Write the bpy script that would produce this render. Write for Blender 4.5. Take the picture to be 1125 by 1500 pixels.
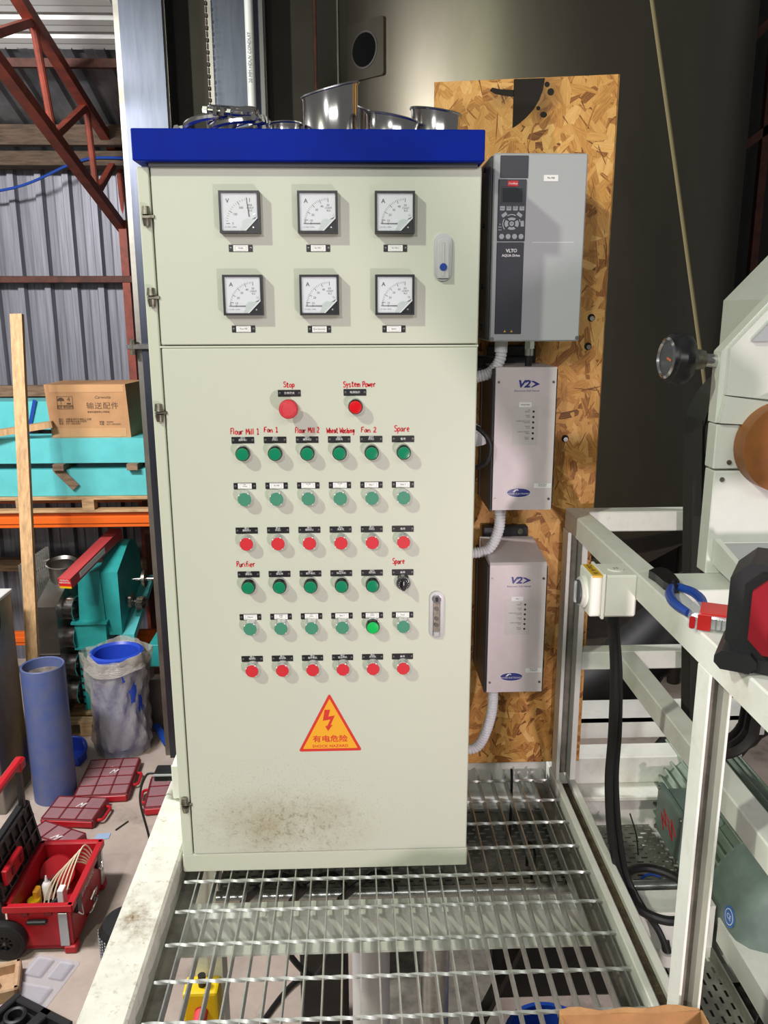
import bpy, bmesh, math, random
from mathutils import Vector, Matrix, Euler
random.seed(7)
for _o in list(bpy.data.objects): bpy.data.objects.remove(_o)
S = bpy.context.scene
C = S.collection
PI = math.pi
# ------------------------------------------------------------------ camera
cam_d = bpy.data.cameras.new('camera'); cam = bpy.data.objects.new('camera', cam_d); C.objects.link(cam)
S.camera = cam
cam_d.sensor_fit = 'VERTICAL'; cam_d.sensor_height = 24.0; cam_d.lens = 1212.97 / 1500 * 24.0
cam_d.clip_start = 0.05; cam_d.clip_end = 100
def aim(loc, yaw, pitch, roll):
    f = Vector((math.sin(yaw)*math.cos(pitch), math.cos(yaw)*math.cos(pitch), -math.sin(pitch)))
    r = Vector((math.cos(yaw), -math.sin(yaw), 0)); u = r.cross(f)
    c, s = math.cos(roll), math.sin(roll)
    r2 = c*r + s*u; u2 = -s*r + c*u
    return Matrix(((r2.x, u2.x, -f.x, loc[0]), (r2.y, u2.y, -f.y, loc[1]), (r2.z, u2.z, -f.z, loc[2]), (0, 0, 0, 1)))
cam.matrix_world = aim((0.4159, -1.8354, 1.3726), 0.0345, 0.2353, -0.003)
# ------------------------------------------------------------------ world, lamps, exposure
W = bpy.data.worlds.new('hall_ambient'); S.world = W; W.use_nodes = True
W.node_tree.nodes['Background'].inputs[0].default_value = (0.92, 0.92, 0.90, 1)
W.node_tree.nodes['Background'].inputs[1].default_value = 0.16
S.view_settings.view_transform = 'Standard'; S.view_settings.look = 'None'
S.view_settings.exposure = -0.15; S.view_settings.gamma = 1.0; S.view_settings.use_curve_mapping = False
def lamp(name, loc, target, energy, color, size, shape='DISK', size_y=None, spread=PI):
    d = bpy.data.lights.new(name, 'AREA'); d.energy = energy; d.color = color; d.shape = shape; d.size = size; d.spread = spread
    if size_y: d.size_y = size_y
    o = bpy.data.objects.new(name, d); C.objects.link(o); o.location = loc
    o.rotation_euler = (Vector(target) - Vector(loc)).to_track_quat('-Z', 'Y').to_euler()
    return o
lamp('work_floodlight', (1.30, -1.95, 0.37), (0.4, 0.2, 0.7), 22, (1.0, 0.83, 0.88), 0.10)
lamp('high_bay_lamp', (-2.55, -3.0, 4.3), (0.4, 0.0, 0.6), 165, (0.95, 1.0, 0.80), 0.20)
lamp('front_lamp', (-0.35, -3.1, 2.25), (0.4, 0.0, 0.8), 27, (1.0, 0.97, 0.97), 0.10)
lamp('front_fill_lamp', (1.5, -3.6, 2.8), (0.6, 0.0, 0.6), 32, (1.0, 0.98, 0.95), 2.4, 'RECTANGLE', 0.5)  # added soft fill from the front, no such lamp is seen
lamp('hall_batten_lamp', (-2.9, 1.3, 3.3), (-1.9, 3.8, -1.8), 410, (1.0, 0.96, 0.97), 1.5, 'RECTANGLE', 0.3)
# ------------------------------------------------------------------ mesh helpers
ORG = {}
def frame_of(d):
    d = Vector(d).normalized()
    a = Vector((0, 0, 1)) if abs(d.z) < 0.9 else Vector((1, 0, 0))
    x = a.cross(d).normalized(); return x, d.cross(x), d
class MB:
    def __init__(s): s.v = []; s.f = []; s.at = []
    def add(s, vs, fs, M=None):
        n = len(s.v)
        s.v += [tuple(M @ Vector(p)) if M else tuple(p) for p in vs]
        s.f += [tuple(i + n for i in f) for f in fs]; return s
    def box(s, lo, hi, bev=0.0, M=None, seg=1):
        lo = list(lo); hi = list(hi)
        for i in range(3):
            if lo[i] > hi[i]: lo[i], hi[i] = hi[i], lo[i]
        if bev <= 0:
            x0, y0, z0 = lo; x1, y1, z1 = hi
            vs = [(x0,y0,z0),(x1,y0,z0),(x1,y1,z0),(x0,y1,z0),(x0,y0,z1),(x1,y0,z1),(x1,y1,z1),(x0,y1,z1)]
            return s.add(vs, [(0,3,2,1),(4,5,6,7),(0,1,5,4),(1,2,6,5),(2,3,7,6),(3,0,4,7)], M)
        bm = bmesh.new(); bmesh.ops.create_cube(bm, size=1.0)
        for v in bm.verts:
            for i in range(3): v.co[i] = lo[i] + (v.co[i] + 0.5) * (hi[i] - lo[i])
        bmesh.ops.bevel(bm, geom=bm.edges[:], offset=min(bev, 0.49*min(hi[i]-lo[i] for i in range(3))), segments=seg, affect='EDGES', profile=0.5)
        bm.verts.index_update()
        s.add([v.co[:] for v in bm.verts], [[v.index for v in f.verts] for f in bm.faces], M); bm.free(); return s
    def bar(s, p0, p1, w, h, up=(0, 0, 1), bev=0.0):
        p0 = Vector(p0); p1 = Vector(p1); d = p1 - p0; L = d.length; d.normalize()
        up = Vector(up); x = d.cross(up)
        if x.length < 1e-4: x = d.cross(Vector((1, 0, 0)))
        x.normalize(); z = x.cross(d)
        M = Matrix(((x.x, d.x, z.x, p0.x), (x.y, d.y, z.y, p0.y), (x.z, d.z, z.z, p0.z), (0, 0, 0, 1)))
        return s.box((-w/2, 0, -h/2), (w/2, L, h/2), bev, M)
    def cyl(s, p0, p1, r0, r1=None, n=20, caps=True):
        r1 = r0 if r1 is None else r1
        p0 = Vector(p0); p1 = Vector(p1); x, y, d = frame_of(p1 - p0); vs = []
        for p, r in ((p0, r0), (p1, r1)):
            for i in range(n):
                a = 2*PI*i/n; vs.append(p + x*(r*math.cos(a)) + y*(r*math.sin(a)))
        fs = [(i, (i+1) % n, n+(i+1) % n, n+i) for i in range(n)]
        if caps: fs += [tuple(range(n-1, -1, -1)), tuple(range(n, 2*n))]
        return s.add(vs, fs)
    def lathe(s, prof, n=28, p0=(0, 0, 0), d=(0, 0, 1), M=None, a0=0.0, a1=2*PI):
        p0 = Vector(p0); x, y, d = frame_of(d); vs = []; full = abs(a1 - a0 - 2*PI) < 1e-6
        m = n if full else n + 1
        for r, h in prof:
            for i in range(m):
                a = a0 + (a1-a0)*i/n; vs.append(p0 + d*h + x*(r*math.cos(a)) + y*(r*math.sin(a)))
        fs = []
        for k in range(len(prof)-1):
            for i in range(n):
                j = (i+1) % m; fs.append((k*m+i, k*m+j, (k+1)*m+j, (k+1)*m+i))
        return s.add(vs, fs, M)
    def tube(s, pts, r, n=8, closed=False, caps=True, twist=0.0):
        P = [Vector(p) for p in pts]; N = len(P); rr = r if isinstance(r, (list, tuple)) else [r]*N
        T = []
        for i in range(N):
            a = P[(i-1) % N] if (closed or i > 0) else P[i]; b = P[(i+1) % N] if (closed or i < N-1) else P[i]
            T.append((b-a).normalized())
        x, y, _ = frame_of(T[0]); vs = []
        for i in range(N):
            x = (x - T[i]*x.dot(T[i])).normalized(); y = T[i].cross(x)
            for k in range(n):
                a = 2*PI*k/n + twist*i; vs.append(P[i] + x*(rr[i]*math.cos(a)) + y*(rr[i]*math.sin(a)))
        fs = []; M_ = N if closed else N-1
        for i in range(M_):
            j = (i+1) % N
            for k in range(n): fs.append((i*n+k, i*n+(k+1) % n, j*n+(k+1) % n, j*n+k))
        if caps and not closed: fs += [tuple(range(n-1, -1, -1)), tuple((N-1)*n+k for k in range(n))]
        return s.add(vs, fs)
    def prism(s, poly, h0, h1, M=None):
        n = len(poly); vs = [(x, y, h0) for x, y in poly] + [(x, y, h1) for x, y in poly]
        fs = [tuple(range(n-1, -1, -1)), tuple(range(n, 2*n))] + [(i, (i+1) % n, n+(i+1) % n, n+i) for i in range(n)]
        return s.add(vs, fs, M)
    def build(s, name, mat, parent=None, smooth=False, kind=None, recalc=True):
        off = Vector(ORG.get(parent.name, (0, 0, 0))) if parent else Vector((0, 0, 0))
        me = bpy.data.meshes.new(name); me.from_pydata([Vector(p)-off for p in s.v], [], s.f); me.update()
        if recalc:
            bm = bmesh.new(); bm.from_mesh(me); bmesh.ops.recalc_face_normals(bm, faces=bm.faces[:])
            if smooth:
                for f in bm.faces: f.smooth = True
                for e in bm.edges:
                    if len(e.link_faces) == 2 and e.calc_face_angle(0) > 0.6: e.smooth = False
            bm.to_mesh(me); bm.free()
        if mat: me.materials.append(MT[mat] if isinstance(mat, str) else mat)
        o = bpy.data.objects.new(name, me); C.objects.link(o)
        if parent: o.parent = parent; ORG[o.name] = tuple(off)
        if kind: o['kind'] = kind
        return o
def MX(o, x, y, z):      # matrix from origin and axes
    o, x, y, z = Vector(o), Vector(x), Vector(y), Vector(z)
    return Matrix(((x.x, y.x, z.x, o.x), (x.y, y.y, z.y, o.y), (x.z, y.z, z.z, o.z), (0, 0, 0, 1)))
def FR(x, y, z): return MX((x, y, z), (1, 0, 0), (0, 0, 1), (0, -1, 0))    # a plane facing the viewer: local x right, y up, z towards -Y
def thing(name, label, cat, loc=(0, 0, 0), group=None):
    o = bpy.data.objects.new(name, None); C.objects.link(o); o.location = loc; o.empty_display_size = 0.05
    o['label'] = label; o['category'] = cat; ORG[o.name] = tuple(loc)
    if group: o['group'] = group
    return o
def tag(o, label, cat, group=None):
    o['label'] = label; o['category'] = cat
    if group: o['group'] = group
    return o
def struct(o): o['kind'] = 'structure'; return o
def dup(root, label=None, parent=None):
    c = root.copy(); C.objects.link(c); c.parent = parent
    if label: c['label'] = label
    for ch in list(root.children): dup(ch, None, c)
    return c
def place(o, loc, rz=0.0, rx=0.0, ry=0.0): o.location = loc; o.rotation_euler = (rx, ry, rz)
def bez(pts, n=8, closed=False):     # smooth path through points
    P = [Vector(p) for p in pts]; out = []; N = len(P)
    for i in range(N if closed else N-1):
        p0 = P[(i-1) % N] if (closed or i > 0) else P[i]; p1 = P[i]; p2 = P[(i+1) % N]; p3 = P[(i+2) % N] if (closed or i < N-2) else p2
        for k in range(n):
            t = k/n; out.append(0.5*((2*p1) + (p2-p0)*t + (2*p0-5*p1+4*p2-p3)*t*t + (3*p1-p0-3*p2+p3)*t**3))
    if not closed: out.append(P[-1])
    return out
def rrect(w, h, r, n=4, cx=0, cy=0):
    out = []
    for (sx, sy, a0) in ((1, 1, 0), (-1, 1, PI/2), (-1, -1, PI), (1, -1, 1.5*PI)):
        for k in range(n+1):
            a = a0 + PI/2*k/n; out.append((cx + sx*(w/2-r) + r*math.cos(a), cy + sy*(h/2-r) + r*math.sin(a)))
    return out
def ring(r, n=20, cx=0, cy=0, ry=None):
    ry = r if ry is None else ry
    return [(cx + r*math.cos(2*PI*i/n), cy + ry*math.sin(2*PI*i/n)) for i in range(n)]
# ------------------------------------------------------------------ materials
MT = {}
def lin(c):
    return tuple(((v/255)/12.92 if v/255 <= 0.04045 else ((v/255+0.055)/1.055)**2.4) for v in c) + (1,)
def mat(name, rgb, rough=0.5, metal=0.0, var=0.0, vscale=6.0, dark=None, bump=0.0, bscale=60.0, stretch=(1, 1, 1), emit=None, coat=0.0, spec=0.5):
    m = bpy.data.materials.new(name); m.use_nodes = True; nt = m.node_tree; b = nt.nodes['Principled BSDF']
    b.inputs['Base Color'].default_value = lin(rgb); b.inputs['Roughness'].default_value = rough; b.inputs['Metallic'].default_value = metal
    b.inputs['Coat Weight'].default_value = coat; b.inputs['Specular IOR Level'].default_value = spec
    if var or bump:
        tc = nt.nodes.new('ShaderNodeTexCoord'); mp = nt.nodes.new('ShaderNodeMapping'); mp.inputs['Scale'].default_value = stretch
        nt.links.new(tc.outputs['Object'], mp.inputs[0])
    if var:
        nz = nt.nodes.new('ShaderNodeTexNoise'); nz.inputs['Scale'].default_value = vscale; nz.inputs['Detail'].default_value = 6; nz.inputs['Roughness'].default_value = 0.65
        nt.links.new(mp.outputs[0], nz.inputs['Vector'])
        r = nt.nodes.new('ShaderNodeValToRGB'); d = dark or tuple(v*(1-var) for v in rgb)
        r.color_ramp.elements[0].position = 0.35; r.color_ramp.elements[1].position = 0.62
        r.color_ramp.elements[0].color = lin(d); r.color_ramp.elements[1].color = lin(rgb)
        nt.links.new(nz.outputs['Fac'], r.inputs[0]); nt.links.new(r.outputs[0], b.inputs['Base Color'])
    if bump:
        n2 = nt.nodes.new('ShaderNodeTexNoise'); n2.inputs['Scale'].default_value = bscale; n2.inputs['Detail'].default_value = 3
        nt.links.new(mp.outputs[0], n2.inputs['Vector'])
        bp = nt.nodes.new('ShaderNodeBump'); bp.inputs['Strength'].default_value = bump; bp.inputs['Distance'].default_value = 0.004
        nt.links.new(n2.outputs['Fac'], bp.inputs['Height']); nt.links.new(bp.outputs[0], b.inputs['Normal'])
    if emit: b.inputs['Emission Color'].default_value = lin(emit[0]); b.inputs['Emission Strength'].default_value = emit[1]
    MT[name] = m; return m
def stains(m, rgb, scale, lo, hi, centre=None, size=None, detail=8, strength=1.0):   # dirt with its own shape laid over the base colour
    nt = m.node_tree; b = nt.nodes['Principled BSDF']
    old = b.inputs['Base Color'].links[0].from_socket if b.inputs['Base Color'].links else None
    tc = nt.nodes.new('ShaderNodeTexCoord'); nz = nt.nodes.new('ShaderNodeTexNoise'); nz.inputs['Scale'].default_value = scale; nz.inputs['Detail'].default_value = detail; nz.inputs['Roughness'].default_value = 0.72
    nt.links.new(tc.outputs['Object'], nz.inputs['Vector'])
    mr = nt.nodes.new('ShaderNodeMapRange'); mr.inputs[1].default_value = lo; mr.inputs[2].default_value = hi; mr.clamp = True
    nt.links.new(nz.outputs['Fac'], mr.inputs[0]); fac = mr.outputs[0]
    if centre:
        mp = nt.nodes.new('ShaderNodeMapping'); mp.vector_type = 'TEXTURE'; mp.inputs['Location'].default_value = centre; mp.inputs['Scale'].default_value = size
        nt.links.new(tc.outputs['Object'], mp.inputs[0])
        ln = nt.nodes.new('ShaderNodeVectorMath'); ln.operation = 'LENGTH'; nt.links.new(mp.outputs[0], ln.inputs[0])
        m2 = nt.nodes.new('ShaderNodeMapRange'); m2.inputs[1].default_value = 1.0; m2.inputs[2].default_value = 0.15; nt.links.new(ln.outputs['Value'], m2.inputs[0])
        mu = nt.nodes.new('ShaderNodeMath'); mu.operation = 'MULTIPLY'; nt.links.new(fac, mu.inputs[0]); nt.links.new(m2.outputs[0], mu.inputs[1]); fac = mu.outputs[0]
    ms = nt.nodes.new('ShaderNodeMath'); ms.operation = 'MULTIPLY'; ms.inputs[1].default_value = strength; nt.links.new(fac, ms.inputs[0]); fac = ms.outputs[0]
    mx = nt.nodes.new('ShaderNodeMix'); mx.data_type = 'RGBA'
    nt.links.new(fac, mx.inputs['Factor'])
    if old: nt.links.new(old, mx.inputs['A'])
    else: mx.inputs['A'].default_value = b.inputs['Base Color'].default_value
    mx.inputs['B'].default_value = lin(rgb); nt.links.new(mx.outputs['Result'], b.inputs['Base Color']); return m
def clear(name, rgb=(255, 255, 255), alpha=0.85, rough=0.05, bump=0.0):   # thin clear sheet: see-through with a gloss
    m = bpy.data.materials.new(name); m.use_nodes = True; nt = m.node_tree; nt.nodes.remove(nt.nodes['Principled BSDF'])
    t = nt.nodes.new('ShaderNodeBsdfTransparent'); t.inputs[0].default_value = lin(rgb)
    g = nt.nodes.new('ShaderNodeBsdfPrincipled'); g.inputs['Base Color'].default_value = lin(rgb); g.inputs['Roughness'].default_value = rough
    mx = nt.nodes.new('ShaderNodeMixShader'); mx.inputs[0].default_value = 1-alpha
    nt.links.new(t.outputs[0], mx.inputs[1]); nt.links.new(g.outputs[0], mx.inputs[2]); nt.links.new(mx.outputs[0], nt.nodes['Material Output'].inputs[0])
    if bump:
        n2 = nt.nodes.new('ShaderNodeTexNoise'); n2.inputs['Scale'].default_value = 14; bp = nt.nodes.new('ShaderNodeBump'); bp.inputs['Strength'].default_value = bump; bp.inputs['Distance'].default_value = 0.02
        nt.links.new(n2.outputs[0], bp.inputs['Height']); nt.links.new(bp.outputs[0], g.inputs['Normal'])
    MT[name] = m; return m
mat('cabinet_paint', (201, 206, 187), 0.45, bump=0.05, bscale=500)
m = mat('door_paint', (202, 206, 190), 0.45, bump=0.05, bscale=500)
stains(m, (150, 130, 92), 9, 0.30, 0.75, (-0.10, -0.2, 0.13), (0.27, 0.2, 0.12), strength=0.75)
stains(m, (110, 84, 50), 60, 0.52, 0.66, (-0.10, -0.2, 0.13), (0.25, 0.2, 0.11), strength=0.8)
stains(m, (92, 82, 62), 200, 0.56, 0.66, (-0.12, -0.2, 0.17), (0.42, 0.2, 0.20), strength=0.8)
mat('lid_blue', (2, 34, 148), 0.5, var=0.08, vscale=9, spec=0.08)
mat('black_plastic', (24, 24, 27), 0.4); mat('black_rubber', (20, 20, 20), 0.55); mat('black_gloss', (14, 14, 16), 0.2)
mat('dial_white', (214, 218, 226), 0.5); mat('dial_cover', (186, 196, 196), 0.3); mat('ink_black', (25, 25, 30), 0.6); mat('ink_white', (235, 235, 235), 0.6); mat('ink_grey', (110, 110, 125), 0.6)
mat('label_white', (238, 238, 236), 0.5); mat('marker_red', (206, 40, 46), 0.5)
mat('pilot_green', (10, 132, 92), 0.22, coat=0.4); mat('pilot_green_lit', (14, 170, 80), 0.25, emit=((10, 190, 80), 0.25)); mat('pilot_red', (205, 14, 26), 0.22, emit=((200, 0, 15), 0.15))
mat('button_green', (66, 140, 112), 0.5); mat('button_red', (208, 40, 50), 0.5); mat('stop_red', (208, 58, 68), 0.5)
mat('chrome', (205, 205, 205), 0.18, 1.0); mat('silver', (196, 198, 198), 0.32, 0.7); mat('zinc', (150, 145, 130), 0.4, 0.9, var=0.3, vscale=60); mat('collar_silver', (215, 217, 215), 0.25, 0.5)
mat('button_blue', (24, 62, 150), 0.3)
mat('stainless', (190, 188, 186), 0.27, 1.0, var=0.14, vscale=4, stretch=(6, 6, 0.6)); mat('stainless_bright', (205, 203, 200), 0.17, 1.0); mat('stainless_dull', (150, 147, 140), 0.42, 1.0, var=0.15, vscale=3)
mat('stainless_tank', (122, 118, 104), 0.40, 1.0, var=0.10, vscale=1.2, stretch=(1, 1, 0.3)); mat('steel_dark', (74, 70, 64), 0.5, 0.8, var=0.12, vscale=2)
mat('galvanised', (196, 200, 196), 0.30, 0.85, var=0.12, vscale=40)
m = mat('frame_white', (226, 228, 219), 0.45, var=0.05, vscale=8); stains(m, (120, 104, 70), 30, 0.66, 0.78); stains(m, (168, 160, 130), 6, 0.52, 0.80, strength=0.6)
m = mat('beam_white', (216, 216, 204), 0.5, var=0.08, vscale=20); stains(m, (150, 140, 112), 46, 0.55, 0.74); stains(m, (112, 84, 40), 24, 0.46, 0.70, (-0.59, -0.70, 2.14), (0.09, 0.12, 0.1))
mat('trough_dirt', (92, 80, 58), 0.9, var=0.35, vscale=30, bump=0.6, bscale=120)
mat('osb_core', (176, 126, 62), 0.75, var=0.3, vscale=30)
mat('vfd_grey', (170, 173, 176), 0.45, bump=0.04, bscale=300); mat('vfd_dark', (70, 72, 74), 0.5); mat('vfd_panel', (48, 51, 60), 0.4); mat('screen', (52, 58, 60), 0.12); mat('key_grey', (166, 172, 176), 0.5); mat('brand_red', (200, 22, 34), 0.5); mat('warn_yellow', (214, 170, 40), 0.5); mat('warn_orange', (240, 172, 38), 0.5); mat('warn_red', (212, 54, 44), 0.5)
m = mat('starter_face', (218, 208, 208), 0.42, 0.0, var=0.05, vscale=10); stains(m, (120, 108, 96), 22, 0.66, 0.8)
mat('starter_side', (46, 46, 50), 0.5); mat('overlay_grey', (204, 200, 196), 0.4); mat('logo_blue', (40, 48, 130), 0.4)
mat('conduit', (220, 220, 224), 0.5); mat('socket_white', (226, 226, 216), 0.4)
mat('mill_white', (214, 218, 209), 0.4, var=0.03, vscale=10); stains(MT['mill_white'], (150, 128, 96), 40, 0.70, 0.78)
mat('mill_brown', (150, 92, 40), 0.5, var=0.15, vscale=10); mat('mill_grey', (170, 172, 176), 0.5)
mat('belt', (40, 38, 35), 0.7); mat('motor_green', (126, 142, 126), 0.45, var=0.12, vscale=14); mat('motor_green_dark', (112, 130, 122), 0.45, var=0.12, vscale=14)
mat('sticker_blue', (36, 110, 196), 0.4); mat('radio_red', (138, 18, 32), 0.4); mat('tool_blue', (26, 70, 160), 0.4); mat('tool_steel', (70, 70, 74), 0.35, 0.9)
clear('clear_plastic', (245, 245, 248), 0.80, 0.12); clear('meter_glass', (255, 255, 255), 0.94, 0.05); clear('film_wrap', (230, 225, 215), 0.64, 0.16, 0.5); clear('organizer_lid', (236, 206, 210), 0.80, 0.10)
mat('pack_red', (214, 40, 38), 0.4)
m = mat('concrete', (188, 172, 160), 0.8, var=0.14, vscale=1.6, bump=0.25, bscale=30); stains(m, (112, 102, 90), 2.6, 0.56, 0.78); stains(m, (86, 78, 66), 30, 0.68, 0.76)
mat('wall_sheet', (136, 137, 147), 0.5, 0.35, var=0.22, vscale=5, stretch=(8, 8, 0.25)); mat('roof_sheet', (150, 152, 156), 0.45, 0.6, var=0.2, vscale=3); mat('roof_light_sheet', (214, 216, 214), 0.5, 0.2)
mat('truss_red', (150, 66, 48), 0.6, var=0.3, vscale=10, dark=(112, 54, 42)); mat('timber_dark', (104, 86, 70), 0.85, var=0.3, vscale=8, stretch=(0.8, 6, 6)); mat('stainless_leg', (84, 88, 100), 0.36, 1.0, var=0.10, vscale=4, stretch=(6, 6, 0.6)); mat('dirt_shade_grey', (128, 124, 112), 0.8, var=0.25, vscale=14); mat('shadow_steel', (52, 50, 46), 0.8, 0.0, var=0.2, vscale=6); mat('rod_zinc', (196, 200, 196), 0.45, 0.7); mat('rust_dark', (92, 50, 38), 0.7, var=0.3, vscale=12)  # one grey here for ledge dirt and for shade painted on the post webs
mat('timber', (206, 166, 118), 0.7, var=0.22, vscale=7, stretch=(5, 5, 0.7), bump=0.1); mat('timber_old', (150, 124, 98), 0.8, var=0.3, vscale=8, stretch=(0.8, 6, 6)); mat('pallet_wood', (206, 168, 122), 0.75, var=0.25, vscale=7, stretch=(0.8, 6, 6))
mat('rack_orange', (232, 104, 24), 0.45); mat('teal', (98, 198, 200), 0.45, var=0.06, vscale=5); mat('teal_dark', (52, 172, 168), 0.45, var=0.1, vscale=6)
m = mat('cardboard', (188, 142, 98), 0.8, var=0.06, vscale=8); mat('cardboard_light', (166, 124, 78), 0.8, var=0.1, vscale=20); mat('tape', (200, 156, 112), 0.25); mat('print_brown', (84, 62, 46), 0.7)
mat('pipe_blue', (76, 94, 150), 0.5, var=0.22, vscale=7, dark=(96, 104, 136)); mat('drum_blue', (40, 74, 190), 0.4); mat('dust', (120, 110, 100), 0.9, var=0.3, vscale=20)
mat('case_red', (180, 26, 38), 0.4); mat('case_red_dark', (120, 20, 28), 0.5); mat('box_red_pale', (190, 70, 72), 0.5); mat('case_black', (30, 31, 33), 0.5, bump=0.1, bscale=200)
mat('pulp', (190, 156, 122), 0.85, var=0.1, vscale=30); mat('cabinet_white', (206, 206, 204), 0.4)
mat('wall_dark', (44, 42, 42), 0.8, var=0.3, vscale=2); mat('rope', (126, 116, 84), 0.8); mat('pvc', (206, 210, 204), 0.45); mat('estop_yellow', (232, 196, 24), 0.4); mat('blue_bin', (28, 70, 160), 0.4); mat('cloth_black', (34, 34, 36), 0.9); mat('cream_cable', (214, 200, 170), 0.5); mat('leaf_blue', (150, 176, 206), 0.5); mat('grey_plate', (150, 156, 150), 0.6, var=0.12, vscale=6); mat('tray_steel', (150, 152, 140), 0.5, 0.5, var=0.25, vscale=12)
mat('soot', (34, 28, 22), 0.9)
def flake_material():
    m = bpy.data.materials.new('osb_strands'); m.use_nodes = True; nt = m.node_tree; b = nt.nodes['Principled BSDF']; b.inputs['Roughness'].default_value = 0.6
    a = nt.nodes.new('ShaderNodeAttribute'); a.attribute_name = 'tone'
    r = nt.nodes.new('ShaderNodeValToRGB'); e = r.color_ramp.elements
    e[0].position = 0; e[0].color = lin((96, 54, 20)); e[1].position = 1; e[1].color = lin((236, 190, 118))
    for p, c in ((0.25, (160, 102, 42)), (0.5, (206, 148, 72)), (0.8, (224, 172, 96))): k = e.new(p); k.color = lin(c)
    tc = nt.nodes.new('ShaderNodeAttribute'); tc.attribute_name = 'grain'; nz = nt.nodes.new('ShaderNodeTexNoise'); nz.inputs['Scale'].default_value = 1.0; nz.inputs['Detail'].default_value = 4
    mp = nt.nodes.new('ShaderNodeMapping'); mp.inputs['Scale'].default_value = (28, 420, 1); nt.links.new(tc.outputs['Vector'], mp.inputs[0]); nt.links.new(mp.outputs[0], nz.inputs['Vector'])
    ad = nt.nodes.new('ShaderNodeMath'); ad.operation = 'MULTIPLY_ADD'; ad.inputs[1].default_value = 0.9; nt.links.new(nz.outputs['Fac'], ad.inputs[0])
    sb = nt.nodes.new('ShaderNodeMath'); sb.operation = 'SUBTRACT'; sb.inputs[1].default_value = 0.45; nt.links.new(a.outputs['Fac'], sb.inputs[0]); nt.links.new(sb.outputs[0], ad.inputs[2])
    nt.links.new(ad.outputs[0], r.inputs[0]); nt.links.new(r.outputs[0], b.inputs['Base Color']); MT['osb_strands'] = m
    stains(m, (26, 20, 14), 9, 0.36, 0.50, (0.03, 0.0, 1.86), (0.075, 0.2, 0.09), 3, strength=0.6)
    stains(m, (26, 20, 14), 9, 0.42, 0.52, (-0.06, 0.0, 1.86), (0.06, 0.2, 0.03), 3, strength=0.5)
flake_material()
# ------------------------------------------------------------------ lettering
TXT = {}
def text(name, s, size, M, mt, parent, align='CENTER', shear=0.0, wx=1.0, depth=0.00015, space=1.0, line=1.0, bold=0.0):
    key = (s, size, align, shear, wx, mt, space, line, bold)
    if key not in TXT:
        cu = bpy.data.curves.new('t', 'FONT'); cu.body = s; cu.size = size; cu.align_x = align; cu.align_y = 'CENTER'; cu.shear = shear; cu.extrude = depth; cu.resolution_u = 2; cu.space_character = space; cu.space_line = line; cu.offset = bold
        ob = bpy.data.objects.new('t', cu); C.objects.link(ob); bpy.context.view_layer.update()
        me = bpy.data.meshes.new_from_object(ob.evaluated_get(bpy.context.evaluated_depsgraph_get())); bpy.data.objects.remove(ob); bpy.data.curves.remove(cu)
        if wx != 1.0:
            for v in me.vertices: v.co.x *= wx
        me.materials.clear(); me.materials.append(MT[mt]); me.name = name; TXT[key] = me
    o = bpy.data.objects.new(name, TXT[key]); C.objects.link(o); o.parent = parent
    off = Vector(ORG.get(parent.name, (0, 0, 0))); ORG[o.name] = tuple(off)
    M = M.copy(); M.translation = M.translation - off; o.matrix_local = M; return o
# ================================================================== the setting: floor, sheet walls, roof, truss
struct(MB().box((-11, -8, -2.2), (12, 9, -2.1)).build('floor', 'concrete'))
def trapezoid(x0, x1, pitch, depth):      # sheet profile along x: flat pans, raised ribs
    pts = []; x = x0
    while x < x1:
        for u, d in ((0, 0), (0.62, 0), (0.70, 1), (0.92, 1), (1.0, 0)):
            pts.append((x + u*pitch, d*depth))
        for u in (0.28, 0.34): pts.append((x + u*pitch, 0.12*depth if u < 0.3 else 0))
        x += pitch
    return sorted(pts)
def sheet(name, prof, a, b, mt, parent=None):     # a(x,d), b(x,d): the two ends of each profile point
    m = MB(); n = len(prof)
    m.v = [a(*p) for p in prof] + [b(*p) for p in prof]
    m.f = [(i, i+1, n+i+1, n+i) for i in range(n-1)]
    return m.build(name, mt, parent)
pr = trapezoid(-9.0, -0.5, 0.245, 0.05)
struct(sheet('wall_back', pr, lambda x, d: (x, 6.3-d, -2.1), lambda x, d: (x, 6.3-d, 2.66), 'wall_sheet'))
struct(MB().box((-0.3, 8.4, -2.1), (12, 8.5, 6)).build('wall_right', 'wall_dark'))
struct(MB().box((-9.0, 6.0, 2.64), (-0.4, 6.24, 2.76), 0.005).build('trim_1', 'timber_dark'))
struct(MB().box((-9.0, 6.12, 1.655), (-0.4, 6.24, 1.715), 0.004).build('trim_2', 'rust_dark'))
struct(MB().box((-9.0, 6.12, 0.62), (-0.4, 6.24, 0.72), 0.004).build('trim_3', 'timber_old'))
struct(MB().box((-9.0, 6.12, -1.1), (-0.4, 6.24, -0.98), 0.004).build('trim_4', 'timber_old'))
# roof: ribs run up the slope from the eave towards the ridge
def roof_z(y): return 2.80 + (6.3 - y)*0.36
pr = trapezoid(-9.0, -0.5, 0.24, 0.04)
struct(sheet('ceiling', pr, lambda x, d: (x, 6.4, roof_z(6.4)+d), lambda x, d: (x, 4.98, roof_z(4.98)+d), 'roof_sheet'))
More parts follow.
